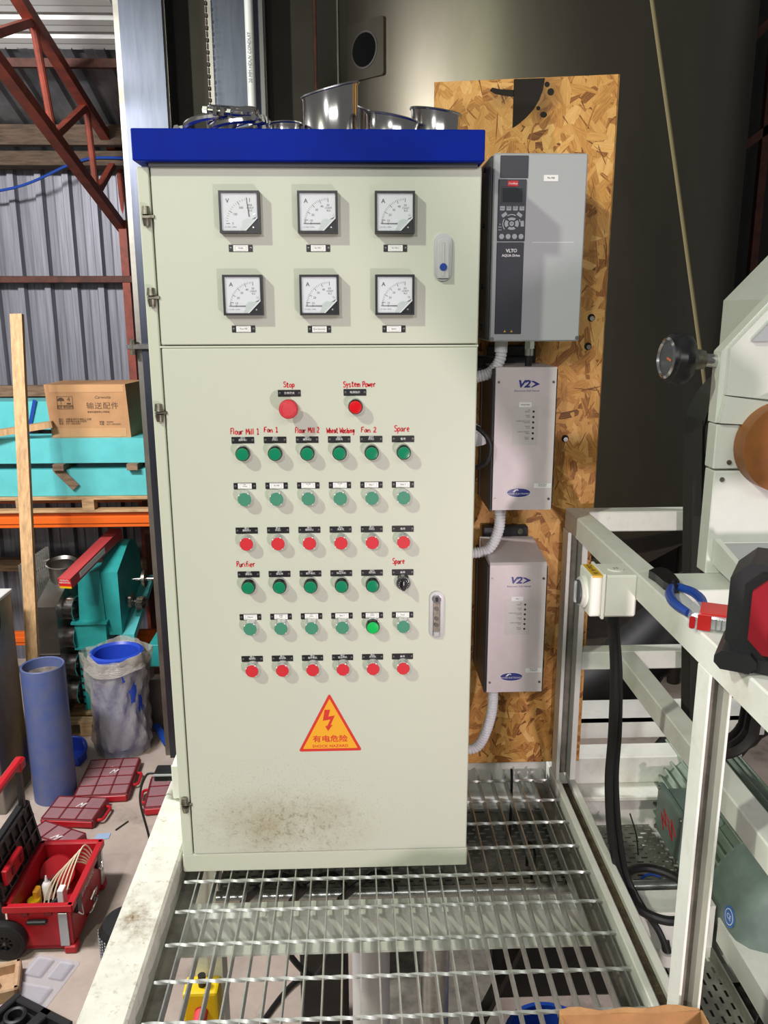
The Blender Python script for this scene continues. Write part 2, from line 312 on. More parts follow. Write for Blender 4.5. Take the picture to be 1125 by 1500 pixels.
# lighter sheets nearer the ridge, ribs crosswise
pr2 = trapezoid(0.0, 2.6, 0.20, 0.045)
struct(sheet('ceiling', pr2, lambda x, d: (-9.0, 5.0-x*0.95, 3.28+x*0.32+d), lambda x, d: (-1.22, 5.0-x*0.95, 3.28+x*0.32+d), 'roof_light_sheet'))
struct(MB().bar((-9.0, 5.02, 3.19), (-1.22, 5.02, 3.19), 0.05, 0.06).build('trim_5', 'rust_dark'))
struct(MB().bar((-9.0, 5.9, 2.86), (-0.5, 5.9, 2.86), 0.10, 0.16).build('trim_6', 'timber_dark'))
# lattice rafter
tr = thing('roof_truss', 'red steel lattice roof truss running down to the corrugated wall', 'truss', (-1.69, 6.1, 2.2))
X = -1.69
lowp = lambda t: Vector((X, 6.35 - 2.9*t, 2.10 + 0.80*t))
upp = lambda t: Vector((X, 6.6 - 2.9*t, 2.655 + 0.78*t))
MB().bar(lowp(0), lowp(1.2), 0.075, 0.075).build('lower_chord', 'truss_red', tr)
MB().bar(upp(0.02), upp(1.2), 0.075, 0.075).build('upper_chord', 'truss_red', tr)
ts = [0.02, 0.13, 0.30, 0.42, 0.62, 0.78, 1.0]
for i in range(len(ts)-1):
    a = (lowp if i % 2 == 0 else upp)(ts[i]); b = (upp if i % 2 == 0 else lowp)(ts[i+1])
    if i % 2 == 0: MB().cyl(a, b, 0.026, n=10).build('web_tube', 'truss_red', tr, True)
    else: MB().bar(a, b, 0.05, 0.05).build('web_bar', 'truss_red', tr)
MB().bar((X+0.02, 6.16, -2.1), (X+0.02, 6.16, 2.2), 0.07, 0.07).build('wall_post', 'truss_red', tr)
o = MB().tube(bez([(-3.4, 6.0, 2.35), (-2.55, 5.98, 2.45), (-2.0, 5.98, 2.66), (-1.70, 5.98, 2.70), (-1.2, 5.95, 2.66)], 8), 0.012, 8).build('blue_hose', 'tool_blue', None, True)
tag(o, 'thin blue hose hung across the timber beam at the top of the sheet wall', 'hose')
# dark lattice at the far right, hardly lit
dr = thing('roof_brace', 'dark red steel bracing in the gloom beside the steel tank', 'brace', (4.75, 7.4, -2.1))
for a, b in (((4.75, 7.4, -2.1), (4.75, 7.4, 5.2)), ((4.3, 7.4, 2.9), (5.4, 7.4, 3.7)), ((4.3, 7.4, 3.9), (5.4, 7.4, 4.9)), ((4.2, 7.5, 1.55), (5.6, 7.5, 1.65))):
    MB().bar(a, b, 0.08, 0.08, (0, 1, 0)).build('brace_bar', 'rust_dark', dr)
# ================================================================== elevator legs and tank behind the control cabinet
def leg(name, label, x0, x1, y0, y1, extra):
    t = thing(name, label, 'elevator', ((x0+x1)/2, y0, -2.1))
    MB().box((x0, y0, -2.1), (x1, y1, 5.2)).build('casing', 'stainless_leg', t)
    for sx in ((x0-0.045, x0), (x1, x1+0.012)):
        MB().box((sx[0], y0+0.04, -2.1), (sx[1], y0+0.052, 5.2)).build('flange', 'stainless_dull', t)
    MB().box((x0-0.05, y0+0.056, -2.1), (x0, y0+0.068, 5.2)).build('flange', 'rust_dark', t)
    for z in extra:
        c = MB().box((x0-0.10, y0-0.03, z), (x0+0.25, y0+0.01, z+0.035), 0.004).build('joint_clamp', 'stainless', t)
        MB().cyl((x0-0.06, y0-0.01, z-0.04), (x0-0.06, y0-0.01, z+0.07), 0.022, n=8).build('bolt', 'zinc', c)
    return t
e1 = leg('bucket_elevator', 'tall bright stainless steel elevator leg beside the left edge of the cabinet', -1.10, -0.82, 4.24, 4.60, (1.13,))
e2 = leg('bucket_elevator', 'tall stainless steel elevator leg with a white conduit on its face', -0.50, -0.165, 4.24, 4.60, ())
MB().box((-0.185, 4.20, -2.1), (-0.16, 4.25, 5.2)).build('corner_strip', 'stainless_bright', e2)
ch = thing('hanging_chain', 'dark roller chain hanging between the two stainless elevator legs', 'chain', (-0.53, 4.2, -1))
for k in range(110): 
    z = 1.4 + k*0.036
    MB().box((-0.528, 4.15, z), (-0.508, 4.172, z+0.028), 0.006).build('link', 'steel_dark', ch) if k % 2 else MB().box((-0.524, 4.153, z-0.004), (-0.512, 4.169, z+0.032), 0.004).build('link', 'steel_dark', ch)
o = MB().cyl((-0.245, 4.17, -2.1), (-0.245, 4.17, 5.2), 0.028, n=16).build('conduit_pipe', 'pvc', None, True)
tag(o, 'white plastic conduit pipe with printed lettering running up the elevator leg', 'pipe')
for z in (2.2, 3.0, 3.8, 4.6): text('print', '20 MM HDUV CONDUIT', 0.028, MX((-0.247, 4.139, z), (0, 0, 1), (-1, 0, 0), (0, -1, 0)), 'ink_grey', o)
cp = thing('added_gap_panel', 'dark steel panel added for the dark gap between the elevator legs', 'panel', (-0.4, 4.66, -2.1))  # added dark sheet standing in for the dark gap between the legs
MB().box((-0.86, 4.66, -2.1), (0.17, 4.70, 5.2)).build('sheet', 'steel_dark', cp)
MB().cyl((0.165, 4.6, -2.1), (0.165, 4.6, 5.2), 0.012, n=8).build('added_panel_edge_rod', 'rust_dark', cp, True)
tk = thing('steel_tank', 'huge round stainless steel tank rising behind the particle board', 'tank', (1.87, 6.2, -2.1))
TC = Vector((1.87, 6.2, 0)); TR = 1.97
MB().lathe([(TR, -0.35), (TR, 5.6)], 96, TC).build('shell', 'stainless_tank', tk, True)
MB().lathe([(TR+0.002, -0.48), (TR+0.02, -0.46), (TR+0.02, -0.36), (TR, -0.35)], 96, TC).build('bottom_rim', 'steel_dark', tk, True)
MB().lathe([(0.35, -1.7), (TR, -0.48)], 64, TC).build('cone', 'stainless_dull', tk, True)
for a in (205, 335, 275): 
    p = TC + Vector((math.cos(math.radians(a))*1.75, math.sin(math.radians(a))*1.75, 0)); MB().cyl((p.x, p.y, -2.1), (p.x, p.y, -0.5), 0.06, n=12).build('leg', 'steel_dark', tk, True)
for a in (218,): 
    p = TC + Vector((math.cos(math.radians(a))*(TR+0.003), math.sin(math.radians(a))*(TR+0.003), 0)); MB().box((p.x-0.006, p.y-0.006, -0.3), (p.x+0.006, p.y+0.006, 5.4)).build('weld_seam', 'stainless_dull', tk)
a = math.radians(227); n = Vector((math.cos(a), math.sin(a), 0)); sd = Vector((-n.y, n.x, 0)); hc = TC + n*(TR+0.01) + Vector((0, 0, 3.22))
HM = MX(hc, sd, (0, 0, 1), n)
h = MB().prism(rrect(0.36, 0.38, 0.02), -0.03, 0.01, HM).build('hatch_plate', 'stainless_tank', tk)
MB().prism(ring(0.125, 32), 0.0, 0.016, HM).build('hatch_ring', 'stainless_dull', h)
MB().prism(ring(0.112, 32), 0.0, 0.019, HM).build('hatch_hole', 'black_gloss', h)
o = MB().tube([(1.44, 1.6, 2.95), (1.547, 1.6, 2.515), (1.686, 1.6, 1.915), (1.864, 1.6, 1.132), (2.0, 1.6, 0.5)], 0.008, 8).build('steel_cable', 'rope', None, True)
tag(o, 'thin twisted cable stretched diagonally in front of the steel tank', 'cable')
for i, (pts, r, lab) in enumerate((([(1.1, 1.4, -0.35), (1.5, 1.35, -0.1), (1.9, 1.4, 0.25), (2.3, 1.6, 0.35)], 0.13, 'fat black ribbed hose curving up under the tank'), ([(1.05, 1.1, -0.75), (1.6, 1.15, -0.5), (2.2, 1.3, -0.1)], 0.12, 'fat black hose lying lowest behind the white stand'))):
    P = bez(pts, 24); o = MB().tube(P, [r*(1 + (0.05 if k % 2 else 0)) for k in range(len(P))], 20).build('duct_hose', 'black_rubber', None, True); tag(o, lab, 'hose')
# ================================================================== control cabinet
cab = thing('control_cabinet', 'tall pale green-grey electrical control cabinet with a blue top', 'cabinet', (0.33, 0.2, 0.0))
m = MB().box((-0.03, 0.022, 0.0), (0.689, 0.395, 1.668), 0.003)
m.box((-0.03, 0.004, 0.0), (0.689, 0.03, 0.052), 0.003)
m.box((-0.012, 0.004, 1.3015), (0.687, 0.03, 1.3055))
m.build('body', 'cabinet_paint', cab)
MB().box((-0.0285, 0.003, 0.05), (-0.004, 0.03, 1.668), 0.002).build('hinge_strip', 'cabinet_paint', cab)
MB().box((-0.0275, -0.03, 1.674), (0.6865, 0.42, 1.735), 0.002).build('lid', 'lid_blue', cab)
MB().box((0.0, -0.012, 1.666), (0.675, 0.30, 1.676)).build('lid_gap_seal', 'vfd_dark', cab)
MB().box((0.0, 0.0, 1.308), (0.685, 0.02, 1.6686), 0.0025, seg=2).build('upper_door', 'door_paint', cab)
ld = MB().box((0.0, 0.0, 0.055), (0.685, 0.02, 1.3005), 0.0025, seg=2).build('lower_door', 'door_paint', cab)
for z in (1.57, 1.407, 1.162, 0.196):
    h = MB().box((-0.022, -0.004, z-0.0035), (0.004, 0.012, z+0.0035), 0.001).build('hinge', 'zinc', cab)
    MB().cyl((-0.0135, -0.004, z+0.004), (-0.0135, -0.004, z+0.020), 0.0095, 0.0075, n=14).build('hinge_knuckle', 'zinc', h, True)
    MB().cyl((-0.0125, -0.004, z-0.019), (-0.0125, -0.004, z-0.004), 0.0070, 0.0095, n=14).build('hinge_knuckle', 'zinc', h, True)
def plate(x, z, kind, txt, y=0.0):
    Mp = FR(x, y, z)
    p = MB().prism(rrect(0.0500, 0.0145, 0.0006, 1), 0, 0.0012, Mp).build('nameplate', 'black_plastic', cab)
    for sx in (-1, 1):
        Ms = FR(x+sx*0.0212, y-0.0012, z)
        MB().prism(ring(0.0026, 12), 0, 0.0012, Ms).build('screw', 'vfd_dark', p)
        MB().prism([(0.0022*math.cos(a), 0.0022*math.sin(a)) for a in (0.2, 0.7, 1.2, 1.7, 2.2)] + [(0.0014*math.cos(a), 0.0014*math.sin(a)) for a in (2.2, 1.7, 1.2, 0.7, 0.2)], 0.0011, 0.0014, Ms).build('screw_glint', 'silver', p)
    if kind == 'w':
        MB().prism(rrect(0.0310, 0.0126, 0.0004, 1), 0.0011, 0.0018, Mp).build('paper_label', 'label_white', p)
        o = rrect(0.0235, 0.0098, 0.002, 3); i = rrect(0.0229, 0.0092, 0.0018, 3); n = len(o); b = MB()
        b.v = [tuple(Mp @ Vector((q[0], q[1], 0.0020))) for q in o+i]; b.f = [(k, (k+1) % n, n+(k+1) % n, n+k) for k in range(n)]
        b.build('label_border', 'ink_grey', p)
        text('label_print', txt, 0.0050 if '\n' not in txt else 0.0040, Mp @ Matrix.Translation((0, 0.0003 if '\n' not in txt else 0.0017, 0.0019)), 'ink_black', p, wx=0.85 if len(txt) > 7 else 1.0, line=0.95)
    else:
        text('plate_print', txt, 0.0058 if '\n' not in txt else 0.0054, Mp @ Matrix.Translation((0, 0 if '\n' not in txt else 0.0026, 0.0013)), 'ink_white', p, line=0.9)
    return p
def disc(m, x, z, prof, n=24): return m.lathe([(0.0001, prof[0][1])] + prof + [(0.0001, prof[-1][1])], n, (x, 0, z), (0, -1, 0))
def pilot(x, z, mt):
    c = disc(MB(), x, z, [(0.0175, -0.001), (0.0175, 0.006), (0.0165, 0.008)]).build('pilot_lamp', 'collar_silver', cab, True)
    disc(MB(), x, z, [(0.0160, 0.006), (0.0160, 0.022), (0.0152, 0.024)]).build('lamp_collar', 'black_gloss', c, True)
    disc(MB(), x, z, [(0.0140, 0.020), (0.0140, 0.0255), (0.0128, 0.0275), (0.008, 0.0282)]).build('lens', mt, c, True)
def button(x, z, mt):
    c = disc(MB(), x, z, [(0.0178, -0.001), (0.0178, 0.005), (0.0170, 0.008), (0.0163, 0.009), (0.0163, 0.020), (0.0158, 0.0215), (0.0149, 0.0215), (0.0149, 0.018)]).build('push_button', 'collar_silver', cab, True)
    disc(MB(), x, z, [(0.0150, 0.014), (0.0150, 0.0224), (0.0145, 0.0231)]).build('button_cap', mt, c, True)
    for a in (55, 140, 215, 305):
        b = MB(); r = math.radians(a + random.uniform(-8, 8)); b.lathe([(0.0144, 0.0234), (0.0163, 0.0224), (0.0164, 0.0205)], 3, (x, 0, z), (0, -1, 0), a0=r, a1=r+0.20); b.build('bezel_notch', 'label_white', c)
BX = [0.167 + 0.0712*i for i in range(6)]
BZ = [1.072, 0.9695, 0.866, 0.763, 0.6615, 0.5565]
M1 = ['磨粉机1', '风机1', '磨粉机2', '洗麦机', '风机2']; M2 = ['清粉机', '振动筛', '提升电机', '除尘风机', '关风机']
L2 = ['Fan\nVolume', 'Pin Mill', 'Pin Mill\n1', 'Pin Mill\n2', 'Sifter 1', 'Sifter 2']; L5 = ['Heater', 'Infeed\nAuger', 'Fan\nHeater', 'Sifter 3', 'Flour\nAirlock', 'Feed']
for i, x in enumerate(BX):
    pilot(x, BZ[0], 'pilot_green'); plate(x-0.0008, BZ[0]+0.028, 'b', '运行\n'+M1[i] if i < 5 else '备用')
    button(x, BZ[1], 'button_green'); plate(x-0.0008, BZ[1]+0.0265, 'w', L2[i])
    button(x, BZ[2], 'button_red'); plate(x-0.0008, BZ[2]+0.0265, 'b', '停止\n'+M1[i] if i < 5 else '备用')
    if i < 5: pilot(x, BZ[3], 'pilot_green')
    plate(x-0.0008, BZ[3]+0.025, 'b', '运行\n'+M2[i] if i < 5 else '备用')
    if i == 4: pilot(x, BZ[4], 'pilot_green_lit')
    else: button(x, BZ[4], 'button_green')
    plate(x-0.0008, BZ[4]+0.022, 'w', L5[i])
    button(x, BZ[5], 'button_red'); plate(x-0.0008, BZ[5]+0.022, 'b', '停止\n'+M2[i] if i < 5 else '备用')
x, z = BX[5], BZ[3]+0.002
c = disc(MB(), x, z, [(0.019, -0.001), (0.019, 0.005), (0.0165, 0.013), (0.0145, 0.013)]).build('selector_switch', 'chrome', cab, True)
disc(MB(), x, z, [(0.0135, 0.006), (0.0135, 0.020), (0.0125, 0.022)]).build('switch_knob', 'black_plastic', c, True)
MB().box((x-0.0035, -0.034, z-0.012), (x+0.0035, -0.018, z+0.012), 0.0012).build('switch_grip', 'black_plastic', c)
MB().box((x-0.0006, -0.0346, z+0.002), (x+0.0006, -0.0335, z+0.011)).build('switch_mark', 'label_white', c)
for k in range(14):
    a = 2*PI*k/14; MB().box((x+0.0108*math.cos(a)-0.0006, -0.0228, z+0.0108*math.sin(a)-0.0006), (x+0.0108*math.cos(a)+0.0006, -0.0218, z+0.0108*math.sin(a)+0.0006)).build('switch_dot', 'label_white', c)
# emergency stop and system lamp
x, z = 0.272, 1.172
c = disc(MB(), x, z, [(0.0175, -0.001), (0.0175, 0.006), (0.0125, 0.010), (0.0125, 0.026)]).build('stop_button', 'vfd_dark', cab, True)
disc(MB(), x, z, [(0.013, 0.020), (0.0200, 0.028), (0.0212, 0.034), (0.0205, 0.042), (0.0175, 0.0455), (0.010, 0.0465)], 32).build('mushroom_head', 'stop_red', c, True)
for a0 in (0.3, 2.4, 4.5):
    MB().lathe([(0.0142, 0.0464), (0.0142, 0.0469), (0.0150, 0.0468), (0.0150, 0.0460)], 12, (x, 0, z), (0, -1, 0), a0=a0, a1=a0+1.5).build('twist_arrow', 'button_red', c)
plate(0.272, 1.203, 'b', '急停开关'); pilot(0.417, 1.174, 'pilot_red'); plate(0.416, 1.204, 'b', '电源指示')
# panel meters
def meter(x, z, unit, ticks, amax, needle, brand='CHNT\n6L2'):
    s = 0.083; T = lambda u, v: (x + (u-0.5)*s, z + (0.5-v)*s)
    def poly(pts, y0, y1, name, mt, par):
        P = [T(*p) for p in pts]; return MB().prism([(a, b) for a, b in P], y0, y1, MX((0, 0, 0), (1, 0, 0), (0, 0, 1), (0, -1, 0))).build(name, mt, par)
    c = poly([(0, 0), (1, 0), (1, 1), (0, 1)], -0.001, 0.020, 'panel_meter', 'black_plastic', cab)
    fo = [(0, 0), (1, 0), (1, 1), (0, 1)]; fi = [(.055, .055), (.945, .055), (.945, .945), (.055, .945)]
    b = MB(); P = [T(*p) for p in fo+fi]
    b.v = [(p[0], -0.020, p[1]) for p in P] + [(p[0], -0.0245, p[1]) for p in P]
    for k in range(4):
        j = (k+1) % 4; b.f += [(8+k, 8+j, 12+j, 12+k), (k, j, 8+j, 8+k), (4+k, 4+j, 12+j, 12+k)]
    b.build('bezel', 'black_plastic', c)
    poly([(.055, .055), (.945, .055), (.945, .60), (.61, .945), (.055, .945)], 0.0200, 0.0206, 'dial', 'dial_white', c)
    poly([(.945, .62), (.90, .66), (.80, .675), (.70, .66), (.62, .69), (.565, .75), (.56, .84), (.52, .90), (.505, .945), (.61, .945), (.945, .60)], 0.0206, 0.0226, 'dial_cover', 'dial_cover', c)
    poly([(.945, .60), (.955, .64), (.64, .955), (.61, .945)], 0.0206, 0.0240, 'cover_edge', 'dial_white', c)
    p0 = (.76, .77); b = MB()
    def tick(a, r0, r1, w):
        ca, sa = math.cos(a), math.sin(a); q = []
        for r, e in ((r0, -w), (r1, -w), (r1, w), (r0, w)): q.append(T(p0[0] + r*ca - e*sa, p0[1] - r*sa - e*ca))
        n = len(b.v); b.v.extend((u, -0.0211, v) for u, v in q); b.f.append((n, n+1, n+2, n+3))
    N = len(ticks)
    for k in range(N):
        a = math.radians(ticks[k][1]); tick(a, 0.505, 0.60, 0.006)
        if k < N-1:
            a2 = math.radians(ticks[k+1][1])
            for j in range(1, 5): tick(a + (a2-a)*j/5, 0.555, 0.60, 0.0035)
    b.build('scale_marks', 'ink_black', c)
    for s_, a in ticks:
        ca, sa = math.cos(math.radians(a)), math.sin(math.radians(a)); u, v = T(p0[0] + 0.43*ca, p0[1] - 0.43*sa)
        text('scale_number', s_, 0.0062, FR(u, -0.0208, v), 'ink_black', c)
    u, v = T(.21, .24); text('unit_letter', unit, 0.0115, FR(u, -0.0208, v), 'ink_black', c, bold=0.0002)
    u, v = T(.77, .435); text('maker_print', brand, 0.0052, FR(u, -0.0208, v), 'ink_black', c, line=0.9)
    u, v = T(.25, .855); text('class_print', '~ 2.5 60L1 50Hz', 0.0040, FR(u, -0.0208, v), 'ink_grey', c)
    a = math.radians(needle); ca, sa = math.cos(a), math.sin(a); b = MB(); q = []
    for r, w in ((0.16, 0.012), (0.62, 0.005)):
        for e in (-w, w): q.append(T(p0[0] + r*ca - e*sa, p0[1] - r*sa - e*ca))
    b.v = [(u, -0.0218, v) for u, v in q] + [(u, -0.0222, v) for u, v in q]
    b.f = [(0, 1, 3, 2), (4, 5, 7, 6), (0, 1, 5, 4), (1, 3, 7, 5), (3, 2, 6, 7), (2, 0, 4, 6)]; b.build('needle', 'ink_black', c)
    for u, v in ((.86, .55), (.55, .89)):
        a_, b_ = T(u, v); MB().prism(ring(0.0022, 10), 0, 0.0012, FR(a_, -0.0208, b_)).build('dial_screw', 'silver', c)
    a_, b_ = T(.83, .86); MB().prism(ring(0.0016, 8), 0, 0.0012, FR(a_, -0.0200, b_)).build('zero_screw', 'silver', c)
    poly([(.05, .05), (.95, .05), (.95, .60), (.60, .95), (.05, .95)], 0.0236, 0.0240, 'cover_glass', 'meter_glass', c)
amp = [('0', 180), ('10', 171), ('20', 152), ('30', 131.5), ('40', 110.7), ('50', 90)]; vol = [('0', 180), ('150', 150), ('300', 120.6), ('450', 90)]
MX_, MZ_ = (0.182, 0.343, 0.503), (1.577, 1.411)
for j, z in enumerate(MZ_):
    for i, x in enumerate(MX_):
        if j == 0 and i == 0: meter(x, z, 'V', vol, 450, 97.5)
        else: meter(x, z, 'A', amp, 50, 180)
for x, z, s_ in ((0.179, 1.507, 'Volts'), (0.342, 1.507, 'Pin Mill 1'), (0.505, 1.507, 'Pin Mill 2'), (0.178, 1.341, 'Flour Mill'), (0.341, 1.340, 'Dust Extractor'), (0.502, 1.340, 'Spare')): plate(x, z, 'w', s_)
# door locks
def slot(x, z, w, h, y0, y1, n=8): return MB().prism(rrect(w, h, w/2-0.0002, n), y0, y1, FR(x, 0, z))
c = slot(0.606, 1.4885, 0.037, 0.098, -0.001, 0.006).build('door_lock', 'silver', cab, True)
slot(0.606, 1.4885, 0.030, 0.090, 0.006, 0.009).build('lock_rim', 'silver', c, True)
MB().prism([(-0.0115, -0.043), (0.0115, -0.043)] + [(0.0115*math.cos(a), 0.026+0.0115*math.sin(a)) for a in [PI*k/8 for k in range(9)]], 0.009, 0.0135, FR(0.606, 0, 1.4885)).build('lock_flap', 'collar_silver', c)
MB().box((0.603, -0.0150, 1.449), (0.609, -0.0130, 1.518), 0.0008).build('flap_ridge', 'collar_silver', c)
MB().prism(ring(0.0078, 20), 0.009, 0.0165, FR(0.606, 0, 1.468)).build('push_release', 'button_blue', c, True)
c = slot(0.602, 0.683, 0.033, 0.116, -0.001, 0.005).build('door_lock', 'silver', cab, True)
MB().box((0.5935, -0.0068, 0.637), (0.6105, -0.004, 0.722), 0.001).build('lock_recess', 'zinc', c)
MB().prism(ring(0.0098, 20), 0.004, 0.010, FR(0.602, 0, 0.723)).build('lock_cylinder', 'chrome', c, True)
MB().box((0.599, -0.0120, 0.718), (0.605, -0.009, 0.728), 0.001).build('key_slot', 'black_plastic', c)
for z in (0.700, 0.676, 0.660): MB().prism(ring(0.0055, 14), 0.005, 0.0095, FR(0.602, 0, z)).build('lock_stud', 'chrome', c, True)
MB().box((0.594, -0.0105, 0.630), (0.610, -0.004, 0.644), 0.002).build('lock_lip', 'silver', c)
# warning triangle
def tri(r, sc=1.0): return [(0.0, 0.153*2/3*sc), (-0.0775*sc, -0.153/3*sc), (0.0775*sc, -0.153/3*sc)]
wz = 0.3845
def rtri(sc, r):
    P = tri(0, sc); out = []
    for i in range(3):
        a, b, c_ = Vector(P[i-1]), Vector(P[i]), Vector(P[(i+1) % 3])
        out += [tuple(b + (a-b).normalized()*r), tuple(b + (a-b).normalized()*r*0.3 + (c_-b).normalized()*r*0.3), tuple(b + (c_-b).normalized()*r)]
    return out
c = MB().prism(rtri(1.0, 0.006), -0.0005, 0.0006, FR(0.3465, 0, wz)).build('warning_sticker', 'warn_red', cab)
MB().prism(rtri(0.86, 0.002), 0.0004, 0.0009, FR(0.3465, 0, wz)).build('sticker_field', 'warn_orange', c)
K = 0.0016
bolt = [(-6, 40), (4, 40), (0.5, 26), (12, 28), (4, 8), (8, 9), (-0.5, -4), (-5.5, 6), (-1.5, 7.2), (4, 20), (-9.5, 17.5)]
MB().prism([(a*0.00135, b*0.00128) for a, b in bolt], 0.0007, 0.0012, FR(0.3425, 0, wz+0.008)).build('lightning_bolt', 'warn_red', c)
text('sticker_print', '有电危险', 0.0190, FR(0.3465, -0.0010, wz-0.0190), 'warn_red', c, wx=1.12, bold=0.00035)
text('sticker_print', 'SHOCK HAZARD', 0.0098, FR(0.3465, -0.0010, wz-0.0375), 'warn_red', c, wx=1.12, space=1.05, bold=0.0002)
# handwriting in red marker: single-stroke letters
GL = {'S': [[(.8,.9),(.5,1),(.2,.85),(.3,.6),(.7,.4),(.7,.1),(.4,0),(.1,.1)]], 't': [[(.4,.95),(.35,.1),(.55,0),(.7,.1)],[(.1,.65),(.7,.68)]],
 'o': [[(.4,.6),(.15,.4),(.2,.08),(.5,0),(.7,.25),(.6,.55),(.4,.6)]], 'p': [[(.2,.6),(.15,-.35)],[(.18,.5),(.5,.62),(.7,.4),(.55,.1),(.2,.08)]],
 'y': [[(.15,.6),(.35,.15)],[(.7,.6),(.3,-.35)]], 's': [[(.6,.55),(.3,.6),(.2,.42),(.55,.22),(.5,.02),(.15,.05)]], 'e': [[(.15,.3),(.6,.36),(.55,.58),(.3,.6),(.15,.3),(.3,.02),(.65,.08)]],
 'm': [[(.1,.6),(.12,0)],[(.12,.45),(.3,.6),(.4,.45),(.4,0)],[(.4,.45),(.6,.6),(.72,.45),(.75,0)]], 'P': [[(.2,1),(.18,0)],[(.1,.92),(.6,1),(.75,.75),(.5,.5),(.2,.48)]],
 'w': [[(.08,.6),(.22,.02),(.4,.45),(.56,.02),(.78,.6)]], 'r': [[(.2,.6),(.22,0)],[(.22,.4),(.45,.62),(.7,.55)]], 'F': [[(.2,1),(.15,0)],[(.15,.98),(.8,1.05)],[(.17,.55),(.6,.58)]],
 'l': [[(.3,1),(.28,0)]], 'u': [[(.15,.6),(.15,.15),(.4,0),(.62,.2),(.65,.6)],[(.65,.6),(.68,0)]], 'M': [[(.1,0),(.18,1),(.42,.35),(.68,1),(.8,0)]], 'i': [[(.3,.6),(.3,0)],[(.3,.85),(.33,.9)]],
 'a': [[(.65,.55),(.35,.6),(.15,.3),(.3,.02),(.6,.2),(.65,.55),(.7,0)]], 'n': [[(.15,.6),(.17,0)],[(.17,.42),(.45,.6),(.62,.42),(.64,0)]], 'W': [[(.02,1),(.22,0),(.44,.75),(.64,0),(.88,1)]],
 'h': [[(.2,1),(.17,0)],[(.17,.4),(.45,.6),(.6,.4),(.62,0)]], 'd': [[(.62,1),(.65,0)],[(.63,.5),(.3,.55),(.15,.25),(.35,0),(.63,.15)]], 'g': [[(.62,.55),(.3,.6),(.18,.3),(.4,.1),(.6,.3),(.65,.6),(.55,-.25),(.15,-.3)]],
 'f': [[(.7,.95),(.45,1),(.35,.75),(.33,0)],[(.1,.55),(.65,.58)]], '1': [[(.2,.8),(.45,1),(.42,0)],[(.15,0),(.7,.03)]], '2': [[(.15,.8),(.4,1),(.65,.8),(.5,.45),(.1,0),(.75,.03)]], ' ': []}
def scrawl(s_, x0, x1, z, h, w=0.0011):
    b = MB(); adv = [0.42 if ch_ in 'li' else 0.55 if ch_ == ' ' else 0.95 if ch_ in 'mMW' else 0.75 for ch_ in s_]; sc = (x1-x0)/sum(adv); x = x0
    for ch_, a in zip(s_, adv):
        wob = random.uniform(-0.06, 0.06)
        for st in GL[ch_]:
            st = [(x + p[0]*sc*a/0.8, z + (p[1]-0.5+wob)*h) for p in st]
            P = bez([(p[0], p[1], 0) for p in st], 3) if len(st) > 2 else [Vector((p[0], p[1], 0)) for p in st]
            n = len(b.v)
            for i, q in enumerate(P):
                d = (P[min(i+1, len(P)-1)] - P[max(i-1, 0)]); d.normalize(); nn = Vector((-d.y, d.x, 0))*w*random.uniform(0.8, 1.2)
                b.v += [(q.x+nn.x, -0.0006, q.y+nn.y), (q.x-nn.x, -0.0006, q.y-nn.y)]
            b.f += [(n+2*i, n+2*i+1, n+2*i+3, n+2*i+2) for i in range(len(P)-1)]
        x += a*sc
    b.build('handwritten_note', 'marker_red', cab, recalc=False)
for a in (('Stop', .259, .284, 1.222, .011), ('System Power', .390, .462, 1.222, .012), ('Flour Mill 1', .139, .203, 1.1195, .013), ('Fan 1', .213, .245, 1.1225, .011), ('Flour Mill 2', .282, .336, 1.121, .012),
          ('Wheat Washing', .352, .414, 1.120, .012), ('Fan 2', .428, .463, 1.1205, .011), ('Spare', .502, .537, 1.1235, .013), ('Purifier', .139, .182, .813, .013), ('Spare', .498, .527, .815, .013)): scrawl(*a)
# ------------------------------------------------------------------ steel offcuts, clamps and a cloth on the cabinet top
ZT = 1.735
def ferrule(label, x, y, r, h0, h1, tilt_dir, rim=True):     # short pipe cut at a slant, rolled rim on top
    t = thing('pipe_offcut', label, 'pipe offcut', (x, y, ZT), 'stainless pipe offcuts on the cabinet top')
    n = 48; b = MB(); H = lambda a: (h0+h1)/2 + (h1-h0)/2*math.cos(a - tilt_dir)
    for rr, f in ((r, lambda a: 0.004), (r*1.015, lambda a: 0.0), (r*1.015, lambda a: 0.010), (r, lambda a: 0.012), (r*1.02, lambda a: H(a)-0.008), (r*1.05, lambda a: H(a)-0.003), (r*1.05, H), (r*0.98, H), (r*0.97, lambda a: H(a)-0.006), (r*0.97, lambda a: 0.004)):
        for k in range(n): a = 2*PI*k/n; b.v.append((x + rr*math.cos(a), y + rr*math.sin(a), ZT + f(a)))
    for k in range(9):
        for i in range(n): b.f.append((k*n+i, k*n+(i+1) % n, (k+1)*n+(i+1) % n, (k+1)*n+i))
    b.build('pipe_wall', 'stainless_bright', t, True)
    MB().tube([(x + r*1.05*math.cos(2*PI*k/n), y + r*1.05*math.sin(2*PI*k/n), ZT + H(2*PI*k/n)-0.001) for k in range(n)], 0.0028, 6, True).build('rolled_rim', 'stainless', t, True)
ferrule('large slant-cut stainless pipe offcut, the tallest on the blue cabinet top', 0.369, 0.14, 0.059, 0.094, 0.132, 0.55)
ferrule('stainless pipe offcut tucked behind the tallest one on the blue cabinet top', 0.455, 0.30, 0.058, 0.075, 0.125, 2.9)
ferrule('low slant-cut stainless pipe offcut between the two taller ones on the cabinet top', 0.505, 0.13, 0.056, 0.042, 0.066, 2.7)
ferrule('round stainless pipe offcut at the end of the blue cabinet top by the particle board', 0.604, 0.17, 0.054, 0.066, 0.086, 2.5)
